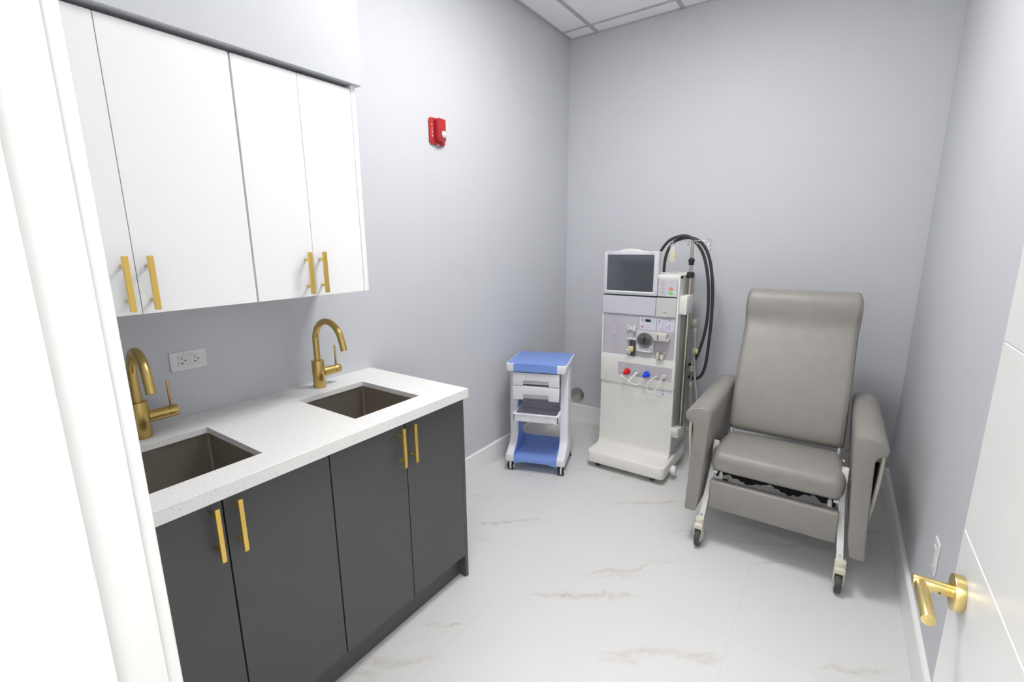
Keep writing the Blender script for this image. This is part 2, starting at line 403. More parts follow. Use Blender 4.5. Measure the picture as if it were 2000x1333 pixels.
# ceiling: tiles set 6 mm above the face of the grid
TX = [0.2286 + 0.6096 * k for k in range(4)]
TY = [-0.137 - 1.2192 * k for k in range(3)]
cb = MB().box(0, W, YF, 0, H + 0.006, H + 0.1)
ceil = struct(cb.build('ceiling', 'tile'))
gb = MB()
for x in TX: gb.box(x - 0.012, x + 0.012, YF, 0, H - 0.001, H + 0.008)
xs = [0] + TX + [W]
for i in range(len(xs) - 1):
    for y in TY:
        if not (abs(xs[i] - 0.8382) < 0.01 and False):
            gb.box(xs[i] + 0.012, xs[i + 1] - 0.012, y - 0.008, y + 0.008, H, H + 0.008)
gb.box(0, 0.020, YF, 0, H - 0.001, H + 0.008)
gb.box(W - 0.020, W, YF, 0, H - 0.001, H + 0.008)
gb.box(0.02, W - 0.02, -0.006, 0, H - 0.001, H + 0.008)
gb.build('ceiling_grid', 'tbar', ceil)
# baseboards
BH, BT = 0.146, 0.0155
def bb_poly(d):  # profile with an eased top: (distance from wall, z)
    return [(0, 0), (d * BT, 0), (d * BT, BH - 0.006), (d * (BT - 0.005), BH), (0, BH)]
b = MB(); b.prism([(x, z) for x, z in bb_poly(1)], -2.041, 0, 'y'); struct(b.build('baseboard_left', 'trim'))
b = MB(); b.prism([(-x, z) for x, z in bb_poly(1)], BT, W - BT, 'x'); struct(b.build('baseboard_back', 'trim'))
b = MB(); b.prism([(W - x, z) for x, z in bb_poly(1)], YF, 0, 'y'); struct(b.build('baseboard_right', 'trim'))
# door frame: jambs with stop, casings on both faces
t = MB()
t.box(JX0 - 0.02, JX0, YH, YF, 0, DH + 0.02, 0.0015)
t.box(JX0, JX0 + 0.012, -3.413, -3.381, 0, DH, 0.002)
struct(t.build('trim_1', 'trim'))
t = MB()
t.box(JX1, JX1 + 0.02, YH, YF, 0, DH + 0.02, 0.0015)
t.box(JX1 - 0.012, JX1, -3.413, -3.381, 0, DH, 0.002)
struct(t.build('trim_2', 'trim'))
t = MB()
t.box(JX0, JX1, YH, YF, DH, DH + 0.02)
struct(t.build('trim_3', 'trim'))
t = MB().box(JX0 - 0.086, JX0 - 0.006, YF, YF + 0.017, 0, DH + 0.09, 0.003)
struct(t.build('trim_4', 'trim'))
t = MB().box(JX1 + 0.006, JX1 + 0.075, YF, YF + 0.017, 0, DH + 0.09, 0.003)
struct(t.build('trim_5', 'trim'))
t = MB().box(JX0 - 0.006, JX1 + 0.006, YF, YF + 0.017, DH + 0.006, DH + 0.09, 0.003)
struct(t.build('trim_6', 'trim'))
# open door leaf, parallel to the right wall, with routed horizontal grooves
DX, DT, DY0, DY1 = 2.105, 0.044, -3.318, -2.437
poly = [(DX + DT, 0.008), (DX + DT, 2.09), (DX, 2.09)]
for z in (2.02, 1.689, 1.353, 1.017, 0.681, 0.345):
    poly += [(DX, z + 0.002), (DX + 0.0025, z), (DX, z - 0.002)]
poly += [(DX, 0.008)]
door = struct(MB().prism(poly, DY0, DY1, 'y').build('door_1', 'door'))
hy, hz_ = -2.503, 0.929
hb = MB().cyl((DX + 0.001, hy, hz_), (DX - 0.014, hy, hz_), 0.0305, seg=40, bev=0.001)
hd = hb.build('door_handle', 'brass_pale', door)
MB().cyl((DX - 0.012, hy, hz_), (DX - 0.017, hy, hz_), 0.0105, seg=24).cyl((DX - 0.016, hy, hz_), (DX - 0.065, hy, hz_), 0.0112, seg=28, bev=0.0008).cyl((DX - 0.0550, hy + 0.002, hz_), (DX - 0.0550, hy - 0.104, hz_), 0.0096, seg=28, bev=0.0008).build('lever', 'brass_pale', hd)
MB().cyl((DX - 0.03, hy - 0.0105, hz_ - 0.0035), (DX - 0.03, hy - 0.0115, hz_ - 0.0038), 0.0016, seg=12).build('set_screw', 'black', hd)
for z in (0.25, 1.05, 1.85):
    MB().cyl((DX + 0.008, DY0 - 0.004, z - 0.05), (DX + 0.008, DY0 - 0.004, z + 0.05), 0.006, seg=12).build('hinge', 'brass_pale', door)

# ------------------------------------------------------------------ lights (real ceiling panels)
def light_panel(label, x0, x1, y0, y1, z, m, frame=0.012):
    t = thing('ceiling_light', label, 'ceiling light', ((x0 + x1) / 2, (y0 + y1) / 2, z))
    f = MB()
    f.box(x0, x1, y0, y0 + frame, z - 0.004, z).box(x0, x1, y1 - frame, y1, z - 0.004, z)
    f.box(x0, x0 + frame, y0 + frame, y1 - frame, z - 0.004, z).box(x1 - frame, x1, y0 + frame, y1 - frame, z - 0.004, z)
    f.build('frame', 'panel_frame', t)
    MB().box(x0 + frame, x1 - frame, y0 + frame, y1 - frame, z - 0.003, z - 0.001).build('diffuser', m, t)
    return t
LIGHTS = [('bright white ceiling light panel over the middle of the room', 0.8502, 1.4358, -1.95, -1.32, H - 0.001, 36.5),
          ('dim white ceiling light panel at the front of the room above the sinks', 0.8502, 1.4358, -3.20, -2.00, H - 0.001, 2.2),
          ('white ceiling light panel out in the hall beyond the door', 0.9, 2.3, -4.7, -3.8, 2.749, 17.5)]
for lab, x0, x1, y0, y1, z, st in LIGHTS:
    light_panel(lab, x0, x1, y0, y1, z, mat('lit diffuser', (0.9, 0.9, 0.9), 0.5, emit=(1.0, 0.985, 0.965), estr=st))

# ------------------------------------------------------------------ cabinets
def handle(parent, x, y, z0, z1, w=0.013, d=0.011, proj=0.026, inset=0.026):
    """square bar pull standing off a face at x (faces +x)"""
    h = MB().box(x + proj, x + proj + d, y - w / 2, y + w / 2, z0, z1, 0.0008, 1)
    for z in (z0 + inset, z1 - inset):
        h.cyl((x - 0.001, y, z), (x + proj + 0.001, y, z), 0.0048, seg=14)
    return h.build('handle', 'brass', parent)
UX, UZ0, UZ1 = 0.34, 1.3363, 2.0696
def upper(label, y0, y1, doors, end=False):
    t = thing('wall_cabinet', label, 'cabinet', (0, (y0 + y1) / 2, UZ0), group='white wall cabinets under the soffit')
    MB().box(0.001, UX - 0.021, y0 + 0.001, y1 - 0.001, UZ0 + 0.002, UZ1).build('carcass', 'cab_white_edge', t)
    for (a, c, hy) in doors:
        d = MB().box(UX - 0.019, UX, a, c, UZ0, UZ1, 0.0008, 1).build('door', 'cab_white', t)
        handle(d, UX, hy, 1.348, 1.492)
    if end:
        MB().box(0.001, UX, -2.3027, -2.2829, UZ0, UZ1 + 0.014, 0.0008, 1).build('end_panel', 'cab_white', t)
    return t
upper('white wall cabinet nearest the door frame with two tall doors', -3.326, -2.7228, [(-3.326, -3.0334, -3.0615), (-3.0316, -2.7255, -3.0065)])
upper('white wall cabinet with exposed right end panel above the far faucet', -2.7228, -2.2829, [(-2.7195, -2.5132, -2.545), (-2.5114, -2.3052, -2.489)], True)

BX, BZ0, BZ1 = 0.6056, 0.1158, 0.876
def base(label, y0, y1, doors, end=False):
    t = thing('base_cabinet', label, 'cabinet', (0, (y0 + y1) / 2, 0), group='charcoal base cabinets under the counter')
    # carcass open at the top so that the sink bowls hang inside it
    c = MB().box(0.02, BX - 0.021, y0 + 0.001, y0 + 0.017, BZ0, BZ1 - 0.002).box(0.02, BX - 0.021, y1 - 0.017, y1 - 0.001, BZ0, BZ1 - 0.002)
    c.box(0.02, BX - 0.021, y0 + 0.017, y1 - 0.017, BZ0, BZ0 + 0.018).box(0.02, 0.03, y0 + 0.017, y1 - 0.017, BZ0, BZ1 - 0.002)
    c.box(BX - 0.04, BX - 0.021, y0 + 0.017, y1 - 0.017, BZ1 - 0.05, BZ1 - 0.002)
    c.build('carcass', 'cab_inner', t)
    MB().box(0.5465, 0.5645, y0, y1, 0, BZ0).build('toe_kick', 'cab_dark', t)
    for (a, cc, hy) in doors:
        d = MB().box(BX - 0.019, BX, a, cc, BZ0, BZ1 - 0.004, 0.0007, 1).build('door', 'cab_dark', t)
        handle(d, BX, hy, 0.706, 0.857, w=0.012)
    if end:
        MB().box(0.016, BX, -2.0592, -2.0412, 0, BZ1, 0.0006, 1).build('end_panel', 'cab_dark', t)
    return t
base('charcoal base cabinet under the near sink beside the door frame', -3.327, -2.6948, [(-3.327, -3.0141, -3.0395), (-3.0101, -2.6958, -2.9825)])
base('charcoal base cabinet under the far sink with end panel reaching the floor', -2.6938, -2.0592, [(-2.6908, -2.3767, -2.4085), (-2.3727, -2.0602, -2.3525)], True)

# countertop with two cut-outs
HA = (0.173, 0.532, -3.182, -2.860); HB = (0.173, 0.530, -2.533, -2.224)
ct = thing('countertop', 'long white speckled quartz countertop with two square sink cutouts', 'countertop', (0.3, -2.68, 0.876))
xs = [0.001, HA[0], HA[1], 0.616]; ys = [-3.3285, HA[2], HA[3], HB[2], HB[3], -2.0425]
s = MB()
for i in range(3):
    for j in range(5):
        if i == 1 and j in (1, 3): continue
        s.box(xs[i], xs[i + 1], ys[j], ys[j + 1], 0.895, 0.915)
bm = bmesh.new()
vs = [bm.verts.new(v) for v in s.v]
for f in s.f: bm.faces.new([vs[i] for i in f])
bmesh.ops.remove_doubles(bm, verts=bm.verts[:], dist=1e-5)
cents = {}
for f in bm.faces: cents.setdefault(tuple(round(c, 4) for c in f.calc_center_median()), []).append(f)
bmesh.ops.delete(bm, geom=[f for l in cents.values() if len(l) > 1 for f in l], context='FACES')
s2 = MB(); s2._dump(bm)
s2.prism([(0.616, 0.876), (0.6352, 0.876), (0.636, 0.8768), (0.636, 0.9138), (0.6348, 0.915), (0.616, 0.915)], -3.3285, -2.0425, 'y')
s2.build('slab', 'quartz', ct)

def sink(label, h):
    x0, x1, y0, y1 = h; e = 0.004; zt, zb = 0.8945, 0.70
    t = thing('sink', label, 'sink', ((x0 + x1) / 2, (y0 + y1) / 2, zb), group='undermount sinks in the counter')
    X0, X1, Y0, Y1 = x0 - e, x1 + e, y0 - e, y1 + e
    def rr(x0, x1, y0, y1, r, z, n=6):
        P = []
        for cx, cy, a0 in ((x1 - r, y1 - r, 0), (x0 + r, y1 - r, 90), (x0 + r, y0 + r, 180), (x1 - r, y0 + r, 270)):
            for k in range(n + 1):
                a = R_(a0 + 90 * k / n); P.append((cx + r * math.cos(a), cy + r * math.sin(a), z))
        return P
    rings = [rr(X0 - 0.014, X1 + 0.014, Y0 - 0.014, Y1 + 0.014, 0.02, zt), rr(X0, X1, Y0, Y1, 0.009, zt), rr(X0, X1, Y0, Y1, 0.009, zb + 0.012), rr(X0 + 0.004, X1 - 0.004, Y0 + 0.004, Y1 - 0.004, 0.009, zb + 0.004), rr(X0 + 0.012, X1 - 0.012, Y0 + 0.012, Y1 - 0.012, 0.009, zb),
             rr(X0 - 0.001, X1 + 0.001, Y0 - 0.001, Y1 + 0.001, 0.009, zb - 0.002), rr(X0 - 0.0015, X1 + 0.0015, Y0 - 0.0015, Y1 + 0.0015, 0.009, zt - 0.002), rr(X0 - 0.014, X1 + 0.014, Y0 - 0.014, Y1 + 0.014, 0.02, zt - 0.002)]
    m = MB().loft(rings[:5], cap=False); m.f.append([len(m.v) - len(rings[0]) + k for k in range(len(rings[0]))])
    m.loft([rings[0]] + [rings[7], rings[6], rings[5]], cap=False); m.f.append([len(m.v) - len(rings[0]) + k for k in range(len(rings[0]))])
    m.build('basin', 'steel_sink', t)
    MB().cyl(((x0 + x1) / 2, (y0 + y1) / 2, zb - 0.001), ((x0 + x1) / 2, (y0 + y1) / 2, zb + 0.003), 0.045, seg=32, bev=0.001).build('drain', 'steel', t)
    return t
sink('dark brushed steel sink nearest the door frame, partly hidden', HA)
sink('dark brushed steel sink at the far end of the counter', HB)

def faucet(label, x, y, ang):
    t = thing('faucet', label, 'faucet', (x, y, 0.915), group='gold faucets behind the sinks')
    z = 0.915
    MB().cyl((x, y, z), (x, y, z + 0.119), 0.0255, seg=40, bev=0.001).build('body', 'brass_faucet', t)
    c, sn = math.cos(ang), math.sin(ang)
    r = 0.091; zc = z + 0.203
    pts = [(x, y, z + 0.118), (x, y, z + 0.16)]
    for k in range(0, 17):
        a = PI - R_(163) * k / 16
        d = r + r * math.cos(a)
        pts.append((x + c * d, y + sn * d, zc + r * math.sin(a)))
    aend = PI - R_(163)
    tx, tz = math.sin(aend), -math.cos(aend)
    d = r + r * math.cos(aend)
    L_ = 0.048
    pe = (x + c * (d + tx * L_), y + sn * (d + tx * L_), zc + r * math.sin(aend) - tz * L_ * 1.0 if tz > 0 else zc + r * math.sin(aend) + tz * L_)
    pts.append(pe)
    sp = MB().tube(pts, 0.0130, seg=24, sub=3).build('spout', 'brass_faucet', t)
    q = Vector(pts[-2]) + (Vector(pe) - Vector(pts[-2])) * 0.62
    MB().tube([q, q + (Vector(pe) - q) * 0.04], 0.0132, seg=24, smooth=False).build('aerator_ring', 'brass_faucet', sp)
    ZL = z + 0.063
    MB().cyl((x, y + 0.02, ZL), (x, y + 0.075, ZL), 0.0195, seg=36).build('valve', 'brass_faucet', t)
    lv = MB().cyl((x, y + 0.0762, ZL), (x, y + 0.103, ZL), 0.0195, seg=36, bev=0.0008).cyl((x, y + 0.0745, ZL), (x, y + 0.0765, ZL), 0.0178, seg=30)
    lv.cyl((x, y + 0.087, ZL + 0.017), (x, y + 0.087, ZL + 0.105), 0.0042, seg=16, bev=0.0006)
    lv.build('lever', 'brass_faucet', t)
    return t
faucet('brushed gold gooseneck faucet beside the door frame at the near sink', 0.094, -3.013, R_(-5))
faucet('brushed gold gooseneck faucet behind the far sink', 0.086, -2.377, R_(0))

# ------------------------------------------------------------------ wall devices
def outlet_gfci():
    t = thing('wall_outlet', 'white sideways wall outlet above the counter between the gold faucets', 'outlet', (0, -2.822, 1.119))
    y0, y1, z0, z1 = -2.880, -2.766, 1.0845, 1.1525
    MB().box(0.0002, 0.006, y0, y1, z0, z1, 0.002, 2).build('cover_plate', 'outlet', t)
    r = MB().box(0.005, 0.0075, -2.8565, -2.7895, 1.1025, 1.1355, 0.0006, 1).build('receptacle', 'outlet_face', t)
    for yo in (-2.8445, -2.8035):
        MB().box(0.0074, 0.0077, yo - 0.004, yo + 0.004, 1.1265, 1.1285).build('slot', 'ink', r)
        MB().prism([(yo - 0.004, 1.1115), (yo - 0.001, 1.1115), (yo - 0.001, 1.107), (yo + 0.001, 1.107), (yo + 0.001, 1.1115), (yo + 0.004, 1.1115), (yo + 0.004, 1.1135), (yo - 0.004, 1.1135)], 0.0074, 0.0077, 'x').build('slot', 'ink', r)
        MB().cyl((0.0074, yo + 0.0105, 1.1195), (0.0078, yo + 0.0105, 1.1195), 0.0026, seg=14).build('ground_hole', 'ink', r)
    for a, c in ((-2.8275, -2.8205), (-2.8190, -2.8120)):
        MB().box(0.0074, 0.0086, a, c, 1.112, 1.126, 0.0004, 1).build('button', 'outlet_face', r)
    MB().prism([(-2.8572, 1.102), (-2.8566, 1.102), (-2.8566, 1.1358), (-2.789, 1.1358), (-2.789, 1.1364), (-2.8572, 1.1364)], 0.0059, 0.0063, 'x').build('outline', 'ink_grey', t)
    text_mesh('20 A  WR  TR', 0.0055, 'lettering', 'ink_grey', t, (0.0062, -2.825, 1.1425), (PI / 2, 0, PI / 2), 0.0001)
outlet_gfci()
def outlet_plain(label, axis, c, z):
    t = thing('wall_outlet', label, 'outlet', (c if axis == 'y' else W, 0 if axis == 'y' else c, z))
    def bx(m, u0, u1, d0, d1, z0, z1, bev=0):
        if axis == 'x': m.box(W - d1, W - d0, c + u0, c + u1, z + z0, z + z1, bev, 1)
        else: m.box(c + u0, c + u1, -d1, -d0, z + z0, z + z1, bev, 1)
        return m
    bx(MB(), -0.0355, 0.0355, 0.0003, 0.007, -0.058, 0.058, 0.002).build('cover_plate', 'outlet', t)
    r = bx(MB(), -0.0165, 0.0165, 0.006, 0.010, -0.034, 0.034, 0.001).build('receptacle', 'outlet_face', t)
    for s_ in (-0.02, 0.02):
        bx(MB(), -0.008, -0.006, 0.0099, 0.0103, s_ - 0.002, s_ + 0.007).build('slot', 'ink_grey', r)
        bx(MB(), 0.006, 0.008, 0.0099, 0.0103, s_ - 0.002, s_ + 0.007).build('slot', 'ink_grey', r)
        bx(MB(), -0.002, 0.002, 0.0099, 0.0103, s_ - 0.010, s_ - 0.006).build('ground_hole', 'ink_grey', r)
outlet_plain('white wall outlet on the right wall beyond the gold door handle', 'x', -1.515, 0.458)
outlet_plain('white wall outlet on the back wall, mostly hidden behind the recliner arm', 'y', 1.232, 0.452)
t = thing('wall_disc', 'round satin steel cover plate on the back wall beside the blue topped cart', 'cover plate', (0.127, 0, 0.228))
MB().cyl((0.127, 0, 0.228), (0.127, -0.006, 0.228), 0.064, seg=48, bev=0.002).build('plate', 'satin_disc', t)
MB().cyl((0.127, -0.0058, 0.228), (0.127, -0.0085, 0.228), 0.006, seg=16, bev=0.001).build('screw', 'steel', t)
# fire alarm strobe
def fire_alarm():
    yc, zc = -1.500, 2.107
    t = thing('wall_fire_alarm', 'red fire alarm horn strobe with clear lens on the left wall', 'fire alarm', (0, yc, zc))
    y0, y1, z0, z1 = yc - 0.0595, yc + 0.0595, zc - 0.068, zc + 0.068
    b = MB().rbox(0.0, 0.012, y0, y1, z0, z1, 0.018, 'x', 0.005)
    b.build('back_plate', 'red', t)
    h = MB().rbox(0.010, 0.046, yc - 0.026, yc + 0.031, zc - 0.050, z1 - 0.005, 0.010, 'x', 0.006).build('horn_body', 'red', t)
    g = MB()
    for i in range(6):
        for j in range(6):
            gy, gz = yc - 0.018 + i * 0.008 + (j % 2) * 0.004, zc + 0.018 + j * 0.0075
            g.cyl((0.0455, gy, gz), (0.0463, gy, gz), 0.0020, seg=8)
    tag(g.build('grille', 'red', h), kind='stuff')
    MB().cyl((0.045, yc + 0.008, zc - 0.018), (0.049, yc + 0.008, zc - 0.018), 0.021, seg=32, bev=0.001).build('lens_ring', 'red', t)
    MB().sph((0.049, yc + 0.008, zc - 0.018), 0.0185, 0.62, 0.95, 1.05, 16).build('strobe_lens', 'lens', t)
    MB().cyl((0.0455, yc - 0.010, zc - 0.041), (0.0466, yc - 0.010, zc - 0.041), 0.0025, seg=10).build('sounder_hole', 'ink', t)
    MB().box(0.004, 0.0115, yc - 0.006, yc + 0.010, z0 - 0.001, z0 + 0.004).build('bottom_label', 'ink_white', t)
    for k, ch in enumerate('FIRE'):
        text_mesh(ch, 0.019, 'letter', 'ink_white', t, (0.0124, yc - 0.0425, zc + 0.030 - k * 0.0185), (PI / 2, 0, PI / 2), 0.0003)
fire_alarm()

# ------------------------------------------------------------------ blue topped cart  (local frame: x = right, -y = front)
def cart():
    th = R_(19)
    t = thing('medical_cart', 'small white utility cart with blue top, two drawers and a blue lower shelf', 'cart', (0.277, -0.852, 0), th)
    def bld(m, n, ma, p=t, **k): return m.build(n, ma, p, local=True, **k)
    # v = distance towards the front = -y
    f = MB().rbox(-0.2, 0.2, -0.1875, 0.1875, 0.700, 0.748, 0.022, 'z', 0.004)
    top = bld(f, 'top_frame', 'cart_white')
    bld(MB().rbox(-0.1985, 0.1985, -0.186, 0.186, 0.7478, 0.7495, 0.021, 'z', 0.0005), 'edge_trim', 'cart_trim', top)
    # blue pad with the dropped front lip
    b = MB().rbox(-0.193, 0.193, -0.168, 0.181, 0.7485, 0.7515, 0.018, 'z', 0.0008)
    b.prism([(-0.145, -0.165), (0.142, -0.165), (0.142, -0.172), (0.105, -0.190), (-0.105, -0.190), (-0.135, -0.172), (-0.145, -0.166)], 0.742, 0.7512, 'z')
    b.box(-0.145, 0.142, -0.1895, -0.165, 0.700, 0.7502, 0.0015, 1)
    bld(b, 'blue_top', 'cart_blue')
    bld(MB().box(-0.105, 0.10, -0.181, -0.175, 0.7512, 0.7517), 'groove', 'groove_blue', top)
    # legs: narrow side frames that sweep forward into long feet
    for sgn in (-1, 1):
        prof = []   # (y, z) with y negative to the front
        pts_front = [(-0.082, 0.702), (-0.082, 0.23), (-0.090, 0.195), (-0.112, 0.168), (-0.17, 0.140), (-0.196, 0.128), (-0.206, 0.118), (-0.208, 0.09), (-0.205, 0.072)]
        pts_back = [(0.165, 0.062), (0.175, 0.085), (0.172, 0.13), (0.12, 0.165), (0.085, 0.19), (0.06, 0.23), (0.045, 0.30), (0.045, 0.702)]
        prof = pts_front + pts_back
        x0, x1 = (0.146, 0.2) if sgn > 0 else (-0.2, -0.146)
        lg = bld(MB().prism(prof, x0, x1, 'x', bev=0.006, seg=3), 'leg', 'cart_white')
        xi = 0.1445 if sgn > 0 else -0.1445
        bld(MB().prism([(-0.070, 0.60), (-0.070, 0.24), (-0.10, 0.178), (-0.19, 0.13), (-0.19, 0.085), (0.15, 0.085), (0.15, 0.13), (0.06, 0.19), (0.035, 0.25), (0.035, 0.60)], min(xi, xi + sgn * 0.004), max(xi, xi + sgn * 0.004), 'x'), 'inner_liner', 'cart_blue', lg)
    # drawers
    def drawer(z0, z1):
        notch = 0.085
        d = MB()
        zt = z0 + (z1 - z0) * 0.40
        poly = [(-0.155, z0), (-notch, z0), (-notch, zt - 0.006), (-notch + 0.006, zt), (notch - 0.006, zt), (notch, zt - 0.006), (notch, z0), (0.155, z0), (0.155, z1), (-0.155, z1)]
        d.prism(poly, -0.178, -0.160, 'y', bev=0.003, seg=2)
        dd = bld(d, 'drawer', 'cart_white')
        bld(MB().box(-0.142, 0.142, -0.160, 0.13, z0 + 0.012, z1 - 0.006, 0.002, 1), 'drawer_box', 'cart_white', dd)
        bld(MB().box(-notch, notch, -0.166, -0.1595, z0 + 0.010, zt + 0.004), 'finger_pull', 'cart_inner', dd)
    drawer(0.603, 0.692); drawer(0.507, 0.600)
    for sx in (-1, 1):
        bld(MB().box(0.1445 if sx > 0 else -0.1475, 0.1475 if sx > 0 else -0.1445, -0.13, 0.02, 0.60, 0.628), 'slide_rail', 'black')
    # pull-out tray
    tr = MB()
    tr.box(-0.147, 0.150, -0.187, 0.08, 0.360, 0.366)
    tr.box(-0.147, 0.150, -0.187, -0.176, 0.366, 0.408, 0.002, 1)
    tr.box(-0.147, -0.139, -0.176, 0.08, 0.366, 0.408).box(0.142, 0.150, -0.176, 0.08, 0.366, 0.408).box(-0.139, 0.142, 0.072, 0.08, 0.366, 0.408)
    tray = bld(tr, 'tray', 'cart_white')
    bld(MB().box(-0.139, 0.142, -0.176, 0.072, 0.366, 0.370).box(-0.139, 0.142, 0.0705, 0.0715, 0.370, 0.404), 'tray_liner', 'cart_inner', tray)
    rm = MB()
    rm.box(-0.153, 0.156, -0.193, -0.172, 0.408, 0.4125, 0.001, 1).box(-0.153, -0.136, -0.172, 0.08, 0.408, 0.4125, 0.001, 1).box(0.139, 0.156, -0.172, 0.08, 0.408, 0.4125, 0.001, 1)
    bld(rm, 'tray_rim', 'cart_trim', tray)
    bld(MB().box(-0.1465, -0.142, -0.1885, -0.1868, 0.363, 0.405), 'end_cap', 'ink', tray)
    bld(MB().box(0.145, 0.1495, -0.1885, -0.1868, 0.363, 0.405), 'end_cap', 'ink', tray)
    bld(MB().box(-0.145, 0.145, 0.084, 0.090, 0.40, 0.70), 'back_panel', 'cart_inner')
    # lower shelf: dished with an arched front lip
    sh = MB(); n = 12; top_, bot_ = [], []
    def edge(u):  # front drop of the lip
        a = abs(u) / 0.146
        return 0.028 * max(0.0, (a - 0.55) / 0.45) ** 1.3
    ring = []
    sec = []
    for k in range(n + 1):
        u = -0.146 + 0.292 * k / n
        sec.append((u, edge(u)))
    V = []
    for y, zt in ((-0.196, 0.100), (-0.165, 0.102), (0.0, 0.098), (0.165, 0.112), (0.172, 0.118)):
        rowt = [(u, y, zt + e * 0.15) for u, e in sec]
        rowb = [(u, y, zt - 0.026 - e * 0.6) for u, e in sec][::-1]
        V.append(rowt + rowb)
    sh.loft(V)
    bld(sh, 'lower_shelf', 'cart_blue')
    # twin wheel casters
    for (cx, cy) in ((-0.173, -0.165), (0.173, -0.165), (-0.173, 0.14), (0.173, 0.14)):
        k = MB().cyl((cx, cy, 0.040), (cx, cy, 0.075), 0.008, seg=16).box(cx - 0.0065, cx + 0.0065, cy - 0.024, cy + 0.020, 0.012, 0.062, 0.004, 2)
        c = bld(k, 'caster', 'cart_trim')
        for s_ in (-1, 1): bld(MB().cyl((cx + s_ * 0.008, cy, 0.0265), (cx + s_ * 0.021, cy, 0.0265), 0.0262, seg=28, bev=0.003), 'wheel', 'black', c)
        for s_ in (-1, 1): bld(MB().cyl((cx + s_ * 0.0205, cy, 0.0265), (cx + s_ * 0.0225, cy, 0.0265), 0.0195, seg=24, bev=0.001), 'hub', 'cart_trim', c)
cart()

